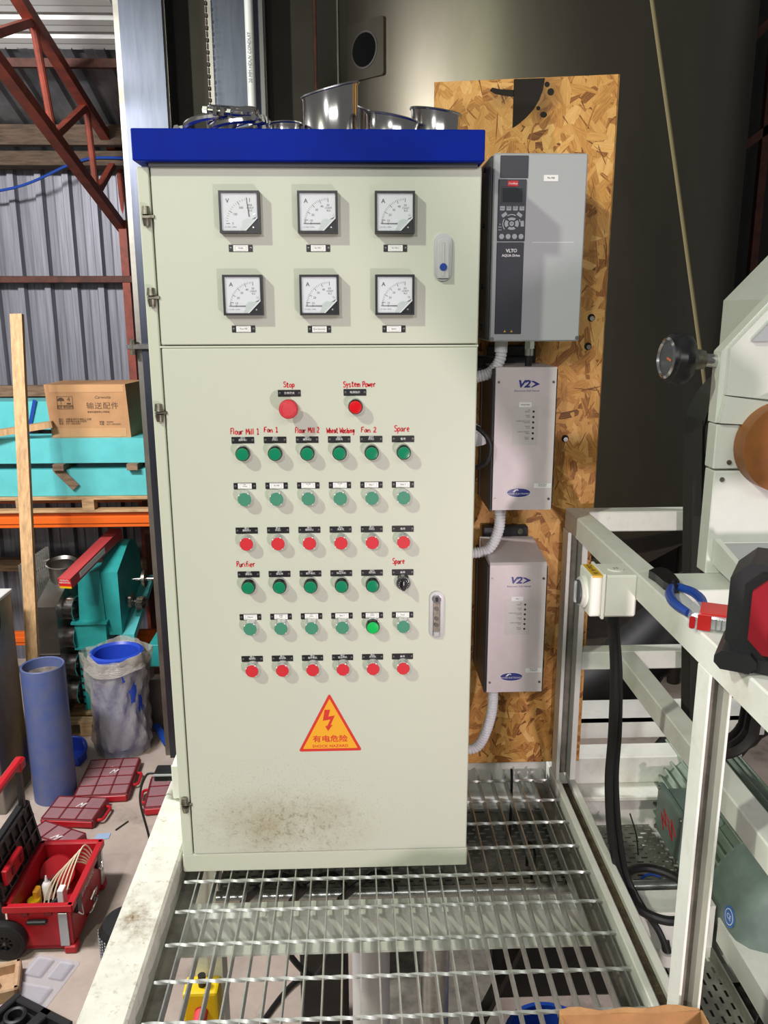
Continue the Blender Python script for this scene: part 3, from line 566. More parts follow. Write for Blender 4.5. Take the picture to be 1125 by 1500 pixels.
ferrule('short shallow stainless ring beside the clamps on the blue cabinet top', 0.268, 0.12, 0.036, 0.036, 0.039, 0.0)
def clamp(label, x, y, z, r, rx, ry, rz):
    t = thing('pipe_clamp', label, 'clamp', (0, 0, 0), 'steel pipe clamps piled on the cabinet top')
    n = 40; pr_ = [(r-0.004, -0.006), (r+0.003, -0.007), (r+0.006, -0.003), (r+0.006, 0.003), (r+0.003, 0.007), (r-0.004, 0.006), (r-0.004, -0.006)]
    MB().lathe(pr_, n).build('clamp_band', 'stainless_bright', t, True)
    MB().box((r-0.004, -0.012, -0.008), (r+0.022, -0.004, 0.008), 0.001).box((r-0.004, 0.004, -0.008), (r+0.022, 0.012, 0.008), 0.001).build('clamp_ears', 'stainless', t)
    MB().cyl((r+0.014, -0.03, 0), (r+0.014, 0.024, 0), 0.0032, n=8).build('clamp_bolt', 'zinc', t, True)
    MB().cyl((r+0.014, -0.036, 0), (r+0.014, -0.026, 0), 0.007, n=6).build('clamp_nut', 'chrome', t); MB().cyl((r+0.014, 0.018, 0), (r+0.014, 0.026, 0), 0.007, n=6).build('clamp_nut', 'chrome', t)
    place(t, (x, y, ZT + z), rz, rx, ry)
for a in (('steel pipe clamp lying flat with its bolt at the end of the cabinet top', 0.118, 0.06, 0.024, 0.052, 0.05, 0.16, 3.0), ('steel pipe clamp stacked slightly tilted over the one with its bolt outermost', 0.160, 0.10, 0.046, 0.052, -0.20, 0.14, 2.2),
          ('flat steel pipe clamp next to the shallow ring on the cabinet top', 0.172, 0.05, 0.020, 0.050, 0.05, -0.12, -0.4), ('steel pipe clamp on top of the pile with nuts showing', 0.165, 0.06, 0.052, 0.046, -0.16, 0.22, 4.4), ('steel pipe clamp at the back of the clamp pile', 0.115, 0.16, 0.0085, 0.050, 0.0, 0.0, 1.0)): clamp(*a)
b = MB(); N = 16
for j in range(N+1):
    for i in range(N+1):
        u, v = i/N, j/N; e = min(u, v, 1-u, 1-v); z = 0.004 + min(e*5, 1)*(0.040 + 0.014*math.sin(9*u+4*v) + 0.009*math.sin(13*v-6*u))
        b.v.append((0.245 + 0.085*u + 0.01*math.sin(6*v), 0.20 + 0.075*v + 0.008*math.sin(7*u), ZT + max(z, 0.002)))
for j in range(N):
    for i in range(N): b.f.append((j*(N+1)+i, j*(N+1)+i+1, (j+1)*(N+1)+i+1, (j+1)*(N+1)+i))
o = b.build('rag', 'cloth_black', None, True); md = o.modifiers.new('s', 'SOLIDIFY'); md.thickness = 0.003
tag(o, 'crumpled black cloth glove behind the shallow steel ring on the cabinet top', 'cloth')
# ================================================================== particle board with drives
YB = 0.42      # face of the board
SOOT = [[(0.822, 1.9415), (0.822, 1.828), (0.838, 1.838), (0.856, 1.853), (0.874, 1.872), (0.888, 1.895), (0.896, 1.918), (0.900, 1.9445)], [(0.768, 1.922), (0.788, 1.918), (0.823, 1.917), (0.823, 1.901), (0.795, 1.904), (0.774, 1.908), (0.762, 1.915)], ring(0.0085, 12, 0.916, 1.913), ring(0.0065, 12, 0.906, 1.930), ring(0.009, 12, 0.900, 1.860, 0.007), ring(0.005, 10, 0.886, 1.875)]
osb = thing('particle_board', 'upright sheet of brown particle board behind the cabinet carrying the drives', 'board', (0.86, YB, 0.04))
TL, TR_, BR, BL = (0.629, 1.933), (1.090, 1.955), (1.086, 0.045), (0.620, 0.045)
b = MB(); P = [BL, BR, TR_, TL]
b.v = [(x, YB, z) for x, z in P] + [(x, YB+0.018, z) for x, z in P]; b.f = [(0, 1, 2, 3), (7, 6, 5, 4), (0, 4, 5, 1), (1, 5, 6, 2), (2, 6, 7, 3), (3, 7, 4, 0)]
b.build('board_core', 'osb_core', osb)
rn = random.Random(3); b = MB(); tones = []; grain = []
NF = 3600
for k in range(NF):
    f = k/NF; thin = rn.random() < 0.14
    L = (0.18 - 0.13*f) * rn.uniform(0.7, 1.3); w = min(L*rn.uniform(0.18, 0.42), 0.050)
    if thin: w = rn.uniform(0.0015, 0.004)
    x, z = rn.uniform(0.62, 1.09), rn.uniform(0.045, 1.955); an = rn.gauss(PI/2, 0.7) if rn.random() < 0.75 else rn.uniform(0, PI)
    y = YB - 0.0002 - 0.0016*f; ty = rn.uniform(-0.0004, 0.0004); tx = rn.uniform(-0.0004, 0.0004); g0 = rn.uniform(0, 50)
    tone = rn.uniform(0.05, 0.3) if thin else min(max(rn.gauss(0.54, 0.19), 0.1), 0.95); n = len(b.v)
    for u, v in ((-.5, -.35), (-.36, -.5), (.1, -.54), (.38, -.46), (.5, -.2), (.46, .3), (.2, .5), (-.25, .53), (-.44, .38)):
        u += rn.uniform(-.06, .06); v += rn.uniform(-.07, .07)
        px_, pz_ = x + u*L*math.cos(an) - v*w*math.sin(an), z + u*L*math.sin(an) + v*w*math.cos(an)
        px_ = min(max(px_, 0.6225), 1.0855); pz_ = min(max(pz_, 0.047), 1.934 + (px_-0.629)*0.0455)
        b.v.append((px_, y + ty*u + tx*v, pz_)); tones.append(tone); grain += [u*L + g0, v*w + g0, 0.0]
    b.f.append(tuple(range(n, n+9)))
o = b.build('wood_strands', 'osb_strands', osb, kind='stuff', recalc=False)
at = o.data.attributes.new('tone', 'FLOAT', 'POINT'); at.data.foreach_set('value', tones)
at = o.data.attributes.new('grain', 'FLOAT_VECTOR', 'POINT'); at.data.foreach_set('vector', grain)
for q in SOOT: MB().prism(q, 0.0021, 0.0024, FR(0, YB, 0)).build('paint_mark', 'soot', osb)
for x, z in ((1.045, 1.285), (1.05, 1.36), (0.995, 1.035)):
    w = MB().prism(ring(0.010, 16), 0, 0.002, FR(x, YB-0.001, z)).build('washer', 'soot', osb); MB().prism(ring(0.0065, 8), 0.0015, 0.006, FR(x+0.001, YB-0.001, z-0.002)).build('fixing_screw', 'chrome', w)
# --- large grey drive
dv = thing('variable_speed_drive', 'large grey wall-mounted motor drive with a dark keypad strip', 'drive', (0.845, YB, 1.31))
x0, x1, z0, z1, yf = 0.737, 0.952, 1.307, 1.725, 0.165
MB().box((x0, yf, z0), (x1, YB-0.055, z1), 0.003).build('housing', 'vfd_grey', dv)
MB().box((x0-0.008, yf+0.012, z0+0.004), (x0+0.03, YB, z1-0.004), 0.004).box((x1-0.03, yf+0.05, z0+0.01), (x1, YB, z1-0.01)).build('heatsink_side', 'vfd_dark', dv)
for z in (1.700, 1.575, 1.435, 1.34): MB().cyl((x0-0.013, 0.24, z), (x0-0.004, 0.24, z), 0.006, n=10).build('side_screw', 'black_plastic', dv, True)
xa, xb = 0.7485, 0.8125
pn = MB().box((xa+0.003, yf-0.0025, 1.672), (xb+0.003, yf+0.002, 1.7195), 0.0008).build('top_cover', 'vfd_panel', dv)
kp = MB().box((xa, yf-0.004, 1.5345), (xb, yf+0.002, 1.6685), 0.001).build('keypad', 'vfd_panel', dv)
MB().box((xa, yf-0.0025, 1.3245), (xb-0.001, yf+0.002, 1.5315), 0.0008).build('lower_cover', 'vfd_panel', dv)
def on(x, z, y=-0.0042): return FR(x, yf+y, z)
xc = (xa+xb)/2
MB().box((xc-0.012, yf-0.0050, 1.6535), (xc+0.012, yf-0.003, 1.6655)).build('brand_badge', 'brand_red', kp)
text('brand_print', 'Danfoss', 0.0066, on(xc, 1.6595, -0.0052), 'ink_white', kp, shear=0.3)
MB().box((xc-0.026, yf-0.0052, 1.616), (xc+0.026, yf-0.003, 1.6525), 0.001).build('display_frame', 'vfd_dark', kp)
MB().box((xc-0.0235, yf-0.0056, 1.6185), (xc+0.0235, yf-0.005, 1.650)).build('display', 'screen', kp)
for i, s_ in enumerate(('Status', 'Quick\nMenu', 'Main\nMenu', 'Alarm\nLog')):
    x = xc-0.0225+0.015*i; k_ = MB().prism(rrect(0.011, 0.0095, 0.001, 2), -0.001, 0.0016, on(x, 1.606)).build('menu_key', 'key_grey', kp); text('key_print', s_, 0.0034, on(x, 1.606 if '\n' not in s_ else 1.6078, -0.0060), 'ink_black', k_)
ky = 1.5725
MB().prism(ring(0.0052, 18), -0.001, 0.002, on(xc, ky)).build('ok_key', 'key_grey', kp)
text('key_print', 'OK', 0.004, on(xc, ky, -0.0064), 'ink_black', kp)
for q in range(4):
    a0 = q*PI/2 - 0.62; pts = [(0.0165*math.cos(a0+1.24*t/8), 0.0135*math.sin(a0+1.24*t/8)) for t in range(9)] + [(0.0085*math.cos(a0+1.24*t/8), 0.0078*math.sin(a0+1.24*t/8)) for t in range(8, -1, -1)]
    MB().prism(pts, -0.001, 0.002, on(xc, ky)).build('arrow_key', 'key_grey', kp)
for dx, dz, r_ in ((-0.0175, 0.0195, 0.6), (0.0175, 0.0195, -0.6), (0.0245, 0.0, -1.5)):
    MB().prism([(u*math.cos(r_)-v*math.sin(r_), u*math.sin(r_)+v*math.cos(r_)) for u, v in rrect(0.0125, 0.0075, 0.001, 2)], -0.001, 0.0016, on(xc+dx, ky+dz)).build('side_key', 'key_grey', kp)
for i, s_ in enumerate(('On', 'Warn', 'Alarm')): text('key_print', s_, 0.0034, on(xc-0.0265, ky-0.001-0.0062*i), 'ink_white', kp)
for a0, a1 in ((1.1, 2.1), (2.6, 3.8), (0.2, 0.5)):
    MB().lathe([(0.0196, 0.0), (0.0206, 0.0), (0.0206, 0.0004)], 10, (xc, yf-0.0042, ky), (0, -1, 0), a0=a0, a1=a1).build('key_arc', 'ink_white', kp)
for i in range(4): MB().prism(ring(0.0058, 16), -0.001, 0.002, on(xc-0.0225+0.015*i, 1.5445)).build('mode_key', 'key_grey', kp)
text('series_print', 'VLT®', 0.0105, on(xc+0.002, 1.513, -0.0027), 'ink_white', dv, bold=0.0003); text('series_print', 'AQUA Drive', 0.0078, on(xc+0.001, 1.5025, -0.0027), 'ink_white', dv, bold=0.0002)
for dx in (-0.008, 0.008): MB().prism([(-0.003, -0.0025), (0.003, -0.0025), (0, 0.003)], 0, 0.0004, on(xc+dx, 1.331, -0.0025)).build('warning_mark', 'warn_yellow', dv)
MB().box((0.852, yf-0.0012, 1.665), (0.885, yf+0.001, 1.6785)).build('paper_label', 'label_white', dv); text('label_print', 'Pin Mill', 0.0056, on(0.8685, 1.672, -0.0015), 'ink_black', dv)
MB().box((0.83, yf-0.0008, 1.5315), (0.928, yf+0.001, 1.5325)).build('seam', 'label_white', dv)
for x, z in ((x0+0.006, z0+0.006), (x1-0.006, z0+0.008)): MB().prism(ring(0.0045, 12), -0.001, 0.003, on(x, z, 0)).build('corner_screw', 'chrome', dv)
gl = MB().cyl((0.848, 0.24, 1.31), (0.848, 0.24, 1.287), 0.0135, n=6).cyl((0.848, 0.24, 1.290), (0.848, 0.24, 1.270), 0.0115, n=20).build('cable_gland', 'chrome', dv, True)
# --- soft starters
def starter(label, z0, z1, slope, x0, x1, yf, tag_text):
    t = thing('soft_starter', label, 'soft starter', ((x0+x1)/2, YB, z0), 'soft starters on the particle board')
    ch_ = 0.012
    prof = [(yf, z0), (yf, z1-slope*0.9), (yf+0.006, z1-slope*0.3), (YB-0.035, z1+0.018 if slope else z1), (YB-0.035, z0)]
    b = MB(); b.v = [(x0, y, z) for y, z in prof] + [(x1, y, z) for y, z in prof]; n = len(prof)
    b.f = [tuple(range(n)), tuple(range(2*n-1, n-1, -1))] + [(i, (i+1) % n, n+(i+1) % n, n+i) for i in range(n)]
    b.build('cover', 'starter_face', t)
    MB().box((x0-0.006, yf+0.010, z0-0.006), (x0+0.001, YB, z1-slope-0.004), 0.002).box((x1-0.001, yf+0.004, z0+0.002), (x1+0.004, YB, z1-slope-0.004), 0.002).build('side_shell', 'starter_side', t)
    MB().box((x0+0.01, YB-0.03, z1-0.01), (x1-0.012, YB, z1+0.045), 0.003).build('mounting_flange', 'starter_side', t)
    MB().prism(ring(0.008, 14), 0, 0.006, FR(x1-0.035, YB-0.03, z1+0.032)).build('flange_bolt', 'zinc', t, True)
    F = lambda x, z, d=0.0002: FR(x, yf-d, z)
    w = x1-x0; h = z1-slope-z0; zz = lambda v: z1 - slope - v*h
    for u, v in ((0.05, .10), (0.95, .10), (0.05, .92), (0.95, .92)): MB().prism(ring(0.0032, 10), 0, 0.0016, F(x0+u*w, zz(v), 0)).build('cover_screw', 'zinc', t)
    text('model_print', 'V2', 0.024, F(x0+0.46*w, zz(.115)), 'logo_blue', t, shear=0.25, wx=1.15, bold=0.0011)
    MB().prism([(-.010, .008), (-.002, .008), (.012, .001), (.012, -.0005), (-.006, -.008), (-.010, -.008), (.002, .0005)], 0, 0.0005, F(x0+0.64*w, zz(.115))).build('model_arrow', 'logo_blue', t)
    text('model_print', 'Electronic Soft Starter', 0.0066, F(x0+0.52*w, zz(.160)), 'logo_blue', t, wx=1.05)
    lb = MB().prism(rrect(0.031, 0.012, 0.001, 1), 0, 0.0007, F(x0+0.50*w, zz(.255), 0)).build('paper_label', 'label_white', t); text('label_print', tag_text, 0.0042, F(x0+0.50*w, zz(.255), 0.0009), 'ink_black', lb)
    ov = MB().prism(rrect(0.064, 0.098, 0.002, 2), 0, 0.0005, F(x0+0.51*w, zz(.40), 0)).build('indicator_panel', 'overlay_grey', t)
    for i, s_ in enumerate(('ON\nREADY', 'START\nRUN', 'OVERLOAD CLASS\nMOTOR', 'PHASE\nLOSS', 'OVER CURRENT\nTEMP', 'FAULT\nRESET')):
        z = zz(.40) + 0.035 - 0.0135*i; MB().prism(ring(0.0028, 10), 0, 0.001, F(x0+0.64*w, z, 0.0004)).build('indicator', 'ink_black', ov)
        text('indicator_print', s_, 0.0042, F(x0+0.585*w, z+0.0015, 0.0007), 'ink_grey', ov, 'RIGHT')
    lg = MB().prism(ring(0.031, 28, ry=0.0125), 0, 0.0008, F(x0+0.44*w, zz(.875), 0)).build('maker_badge', 'label_white', t)
    MB().prism(ring(0.0297, 28, ry=0.0112), 0.0006, 0.0012, F(x0+0.44*w, zz(.875), 0)).build('badge_field', 'logo_blue', lg)
    text('badge_print', 'POWER ELECTRONICS', 0.0058, F(x0+0.44*w, zz(.883), 0.0014), 'ink_white', lg)
    MB().prism([(-.010, -.001), (-.004, .006), (.003, .007), (.006, .003), (0, .004), (-.003, .001), (-.005, -.001)], 0.001, 0.0015, F(x0+0.40*w, zz(.868), 0)).build('badge_mark', 'ink_white', lg)
    nt_ = MB().prism(rrect(0.044, 0.012, 0.0006, 1), 0, 0.0006, F(x1-0.024, zz(.826), 0)).build('paper_label', 'label_white', t); text('label_print', 'Power Feed\nto Starter 2', 0.0042, F(x1-0.024, zz(.826)+0.0018, 0.0008), 'ink_black', nt_)
    MB().box((x1, yf+0.03, zz(.86)), (x1+0.012, yf+0.06, zz(.78)), 0.003).build('side_knob', 'black_plastic', t)
    return t
starter('upper soft starter with a silver face just below the grey drive', 0.886, 1.244, 0.0, 0.761, 0.911, 0.20, 'Wheat Wash')
starter('lower soft starter with a sloping top behind the white stand', 0.384, 0.748, 0.010, 0.760, 0.908, 0.20, 'Flour')
# --- conduits and cables
def conduit(label, pts, r=0.0145):
    P = bez(pts, 26); L = sum((P[i+1]-P[i]).length for i in range(len(P)-1)); N = max(int(L/0.0026), 20)
    cum = [0]
    for i in range(len(P)-1): cum.append(cum[-1] + (P[i+1]-P[i]).length)
    Q = []; j = 0
    for k in range(N+1):
        s_ = L*k/N
        while j < len(P)-2 and cum[j+1] < s_: j += 1
        Q.append(P[j].lerp(P[j+1], (s_-cum[j])/max(cum[j+1]-cum[j], 1e-9)))
    t = thing('flexible_conduit', label, 'conduit', tuple(P[0]), 'corrugated conduits on the particle board')
    MB().tube(Q, [r*(1.0 if k % 3 else 0.86) for k in range(N+1)], 16).build('corrugated_tube', 'conduit', t, True)
    d = (P[0]-P[1]).normalized(); MB().cyl(P[0]-d*0.028, P[0]+d*0.004, r*1.12, n=16).build('end_fitting', 'conduit', t, True)
    return t
conduit('grey corrugated conduit dropping from the grey drive and bending behind the cabinet', [(0.778, 0.235, 1.307), (0.776, 0.235, 1.262), (0.752, 0.24, 1.228), (0.715, 0.25, 1.214), (0.692, 0.26, 1.18), (0.69, 0.27, 1.09), (0.68, 0.27, 1.02)])
conduit('short grey corrugated conduit stub bending up beside the upper soft starter', [(0.728, 0.22, 1.055), (0.72, 0.22, 1.085), (0.695, 0.225, 1.10), (0.66, 0.24, 1.105)])
conduit('grey corrugated conduit curving from the upper soft starter into the cabinet', [(0.792, 0.26, 0.89), (0.79, 0.26, 0.82), (0.765, 0.265, 0.765), (0.715, 0.27, 0.752), (0.66, 0.275, 0.75)])
conduit('grey corrugated conduit curving from the lower soft starter into the cabinet', [(0.788, 0.26, 0.388), (0.785, 0.26, 0.29), (0.755, 0.265, 0.195), (0.71, 0.27, 0.175), (0.65, 0.275, 0.17)])
def cable(label, pts, r, mt='black_rubber', n=8, name='cable', kw='cable', closed=False):
    o = MB().tube(bez(pts, 10, closed), r, n, closed).build(name, mt, None, True); return tag(o, label, kw)
cable('black cable hanging from the metal gland under the grey drive', [(0.848, 0.24, 1.275), (0.846, 0.245, 1.235), (0.82, 0.25, 1.215), (0.78, 0.27, 1.225), (0.70, 0.29, 1.24)], 0.0085)
cable('black cable looping out beside the upper soft starter', [(0.685, 0.17, 1.105), (0.715, 0.15, 1.10), (0.742, 0.14, 1.065), (0.735, 0.15, 1.02), (0.705, 0.17, 1.0), (0.68, 0.2, 1.0)], 0.0062)
o = MB().box((0.70, YB-0.05, 1.235), (0.88, YB, 1.262), 0.004).build('mounting_bracket', 'starter_side'); tag(o, 'black flat bracket on the board just above the upper soft starter', 'bracket')
# ================================================================== platform: white steel frame and galvanised grating
pf = thing('platform_frame', 'white painted steel platform frame around the open grating', 'frame', (0.5, 0.5, -2.1))
MB().box((-0.138, -1.5, -0.16), (-0.039, 0.62, 0.04), 0.006).build('side_beam', 'beam_white', pf)
MB().box((-0.039, -1.5, -0.052), (0.0, 0.47, -0.045)).build('ledge_angle', 'dirt_shade_grey', pf)
m = MB().box((0.998, -1.5, -0.12), (1.016, 0.60, 0.02), 0.003); m.box((1.016, -1.5, -0.12), (1.048, 0.60, -0.016)); m.box((1.048, -1.5, -0.12), (1.068, 0.60, 0.004), 0.003)
m.build('channel_beam', 'frame_white', pf)
MB().box((1.0165, -1.5, -0.016), (1.0475, 0.39, -0.012)).build('channel_dirt', 'trough_dirt', pf)
MB().box((0.95, -1.5, -0.052), (0.998, 0.47, -0.045)).build('ledge_angle', 'dirt_shade_grey', pf)
m = MB().box((-0.039, 0.475, -0.16), (1.066, 0.535, 0.035), 0.004); m.build('rear_beam', 'frame_white', pf)
m = MB().box((-0.039, 0.40, -0.10), (1.0, 0.475, -0.09)); m.build('rear_ledge', 'frame_white', pf)
# beams of the right-hand bay
m = MB().box((1.07, 0.475, -0.069), (1.62, 0.56, 0.022), 0.003); m.box((1.07, 0.40, -0.085), (1.62, 0.50, -0.0695), 0.003); m.box((1.07, 0.45, -0.23), (1.62, 0.47, -0.0855)); m.build('bay_beam', 'frame_white', pf)
m = MB().box((1.068, 0.60, 0.075), (1.75, 0.74, 0.085)).box((1.068, 0.60, 0.02), (1.75, 0.61, 0.085)); m.build('bay_top_plate', 'frame_white', pf)
m = MB().box((-0.038, -0.10, -0.1295), (0.997, -0.094, -0.0595)); m.box((-0.038, -0.101, -0.059), (0.997, -0.045, -0.053)); m.box((-0.038, -0.130, -0.136), (0.997, -0.045, -0.130)); m.build('cross_channel', 'frame_white', pf)
m = MB().box((1.069, -0.031, -0.120), (1.33, 0.035, -0.113)); m.box((1.069, -0.03, -0.2395), (1.33, -0.024, -0.1205)); m.box((1.069, -0.085, -0.247), (1.33, -0.02, -0.24)); m.build('cross_channel', 'frame_white', pf)
MB().box((1.335, -1.2, -0.21), (1.345, -0.04, -0.1505)).box((1.334, -1.2, -0.15), (1.42, -0.04, -0.14)).build('motor_rail', 'frame_white', pf)
for x, y in ((-0.09, -1.4), (1.03, -1.4), (-0.09, 0.55), (1.6, 0.55)): MB().box((x-0.045, y-0.045, -2.1), (x+0.045, y+0.045, -0.15)).build('leg', 'frame_white', pf)
MB().box((-0.03, 0.30, -0.40), (1.58, 0.95, -0.39)).build('slot_dark_plate', 'shadow_steel', pf)  # added dark plate so the tray slots look dark
MB().box((1.07, -1.1, -0.38), (1.44, 0.05, -0.37)).build('slot_dark_plate', 'shadow_steel', pf)  # second added plate, darkens the slots of the narrow tray
# --- grating
gt = thing('steel_grating', 'galvanised open bar grating floor in front of the cabinet', 'grating', (0.49, 0.0, -0.032))
first = None
for i in range(25):
    x = 0.010 + 0.0405*i; y1 = 0.457
    o = MB().box((x-0.0016, -1.25, -0.032), (x+0.0016, y1, 0.0)).build('bearing_bar', 'galvanised', gt) if first is None else first.copy()
    if first is None: first = o; fx = x
    else: C.objects.link(o); o.parent = gt; o.location = (x-fx, 0, 0)
P = [(-0.022 + 1.022*k/300, 0, 0) for k in range(301)]; fr = None
for j in range(15):
    y = 0.395 - 0.1062*j
    if fr is None: fr = MB().tube([(p[0], y, -0.002) for p in P], 0.0046, 4, twist=0.13).build('cross_rod', 'rod_zinc', gt, True); fy = y
    else: o = fr.copy(); C.objects.link(o); o.parent = gt; o.location = (0, y-fy, 0)
# --- perforated cable trays (real slots)
def tray(name, label, x0, x1, y0, y1, z, along):
    t = thing(name, label, 'cable tray', ((x0+x1)/2, (y0+y1)/2, z)); b = MB()
    U0, U1, V0, V1 = (x0, x1, y0, y1) if along == 'x' else (y0, y1, x0, x1)
    pu, pv, su, sv = 0.037, 0.0195, 0.019, 0.0065
    Pt = (lambda u, v: (u, v, z)) if along == 'x' else (lambda u, v: (v, u, z))
    def quad(a, c, d, e):
        n = len(b.v); b.v.extend((Pt(a, c), Pt(d, c), Pt(d, e), Pt(a, e))); b.f.append((n, n+1, n+2, n+3))
    v = V0; r = 0
    while v < V1 - 1e-6:
        ve = min(v+pv, V1); s0 = v + (pv-sv)/2; s1 = s0+sv; u = U0 - (pu/2 if r % 2 else 0); quad(U0, v, U1, s0); quad(U0, s1, U1, ve)
        prev = U0
        while u < U1:
            a, c = max(u+(pu-su)/2, U0), min(u+(pu+su)/2, U1)
            if c > a: quad(prev, s0, a, s1); prev = c
            u += pu
        if prev < U1: quad(prev, s0, U1, s1)
        v = ve; r += 1
    b.build('perforated_plate', 'tray_steel', t, recalc=False)
    if along == 'x':
        MB().cyl((x0, y0-0.012, z+0.012), (x1, y0-0.012, z+0.012), 0.016, n=14).build('rolled_edge', 'galvanised', t, True); MB().box((x0, y1, z), (x1, y1+0.003, z+0.05)).build('side_lip', 'tray_steel', t)
    else:
        for xx in (x0, x1): MB().box((xx-0.002, y0, z), (xx+0.002, y1, z+0.03)).build('side_lip', 'tray_steel', t)
    return t
tray('cable_tray', 'perforated steel cable tray crossing under the grating behind the cabinet foot', 0.02, 1.33, 0.16, 0.455, -0.20, 'x')
tray('cable_tray', 'narrow perforated steel cable tray running beside the green motor', 1.085, 1.30, -1.0, -0.09, -0.215, 'y')
# --- cable ties sticking up from the trays
def tie(label, p, q, r): 
    o = MB().tube(bez([p, ((p[0]+q[0])/2+0.006, (p[1]+q[1])/2, (p[2]+q[2])/2), q], 6), 0.0022, 6).build('cable_tie', 'black_plastic'); tag(o, label, 'cable tie', 'cable ties on the cable trays')
tie('black cable tie tail standing tall beside the red-lettered motor box', (1.245, 0.30, -0.20), (1.222, 0.33, -0.08), 1)
tie('black cable tie tail leaning across the tray beside the thick black cable', (1.13, 0.30, -0.20), (1.175, 0.32, -0.12), 1)
tie('black cable tie tail bent over near the rear beam of the tray', (1.07, 0.36, -0.20), (1.12, 0.40, -0.14), 1)
tie('black cable tie tail standing in the narrow tray by the cardboard box', (1.25, -0.36, -0.215), (1.30, -0.33, -0.15), 1)
o = MB().tube(bez([(1.215, 0.19, -0.196), (1.245, 0.20, -0.190), (1.275, 0.195, -0.196)], 6), 0.004, 6).build('cable_tie', 'tool_blue'); tag(o, 'blue cable tie lying on the perforated tray', 'cable tie')
for i, (lab, pts) in enumerate((('black wire rising through the grating near the corner post', [(0.87, 0.36, -0.2), (0.872, 0.37, -0.1), (0.874, 0.38, 0.0), (0.872, 0.38, 0.045)]), ('black wire bundle hanging below the grating near the channel', [(0.975, 0.18, -0.05), (0.985, 0.16, -0.10), (0.995, 0.15, -0.2), (0.99, 0.16, -0.4)]), ('thin black wire looping on the tray under the grating', [(0.90, 0.25, -0.19), (0.905, 0.26, -0.12), (0.915, 0.22, -0.13), (0.90, 0.19, -0.19)]))):
    cable(lab, pts, 0.004 if i != 1 else 0.006, name='wire', kw='wire')
# --- things below the grating
cable('loop of black cable hanging under the front of the grating', [(0.0, 0.75, -0.35), (0.10, 0.80, -0.85), (0.24, 0.85, -1.1), (0.33, 0.80, -0.8), (0.33, 0.70, -0.4), (0.30, 0.6, -0.25)], 0.012)
cable('thin black wire crossing the floor below the grating', [(-0.15, 1.5, -2.09), (0.1, 1.9, -2.08), (0.35, 1.6, -2.09), (0.6, 1.2, -2.09)], 0.012)
for k in range(3): cable(('thick black cable coiled under the cabinet foot nearest the side beam', 'thick black cable coiled under the middle of the cabinet', 'thick black cable coiled under the cabinet foot next to the wires')[k], [(0.10+0.13*k, 0.10, -0.17), (0.15+0.13*k, 0.07, -0.10), (0.21+0.13*k, 0.10, -0.09), (0.25+0.13*k, 0.14, -0.17)], 0.010)
t = thing('emergency_stop_box', 'yellow emergency stop box on the platform leg below the grating', 'stop box', (-0.105, 0.46, -0.9))
MB().box((-0.165, 0.425, -0.885), (-0.050, 0.505, -0.765), 0.010, seg=2).build('box', 'estop_yellow', t)
MB().cyl((-0.105, 0.426, -0.835), (-0.105, 0.375, -0.84), 0.022, n=20).build('stop_knob', 'stop_red', t, True); MB().cyl((-0.105, 0.46, -0.767), (-0.105, 0.46, -0.725), 0.013, n=12).build('cable_gland', 'black_plastic', t, True)
o = MB().cyl((0.455, 0.95, -2.1), (0.455, 0.95, -0.30), 0.075, n=28).build('column', 'cabinet_white', None, True); tag(o, 'round white column standing below the grating', 'column')
o = MB().cyl((0.70, 0.85, -2.1), (0.70, 0.85, -0.25), 0.055, n=24).build('column', 'galvanised', None, True); tag(o, 'round grey steel column standing below the grating', 'column')
o = MB().bar((0.72, 0.45, -1.15), (1.12, 0.85, -0.75), 0.035, 0.035).build('brace', 'steel_dark'); tag(o, 'slanting grey steel brace below the grating', 'brace')
t = thing('plywood_hopper', 'dark greenish wooden box standing on the floor below the grating', 'box', (0.78, 1.3, -2.1))
MB().box((0.54, 1.1, -2.1), (1.00, 1.5, -1.62), 0.006).build('box_body', 'timber_dark', t); MB().box((0.52, 1.08, -1.62), (1.02, 1.52, -1.59), 0.004).build('box_top', 'dirt_shade_grey', t)
t = thing('steel_cabinet', 'dark brown steel cabinet standing on the floor between the white columns', 'cabinet', (0.245, 1.5, -2.1))
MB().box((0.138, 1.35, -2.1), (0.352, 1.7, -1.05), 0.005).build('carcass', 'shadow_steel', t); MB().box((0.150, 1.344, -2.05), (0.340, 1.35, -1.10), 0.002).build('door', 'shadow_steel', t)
t = thing('added_dark_box', 'wide dark box added to darken the floor beyond the slanting brace', 'machine', (1.55, 2.1, -2.1))  # dark box added because the floor here came out too bright
MB().box((1.08, 1.75, -2.1), (2.15, 2.4, -1.45), 0.008).build('casing', 'shadow_steel', t); MB().box((1.06, 1.73, -1.45), (2.17, 2.42, -1.42), 0.004).build('dark_box_top', 'timber_dark', t)  # 'casing' here is only the body of the added dark box
t = thing('blue_tub', 'blue plastic tub on the floor below the grating', 'tub', (1.25, 1.16, -2.1))
MB().lathe([(0.0001, 0), (0.15, 0), (0.19, 0.32), (0.205, 0.33), (0.205, 0.345), (0.185, 0.345), (0.145, 0.02), (0.0001, 0.02)], 32, (1.25, 1.16, -2.1)).build('tub_shell', 'blue_bin', t, True)
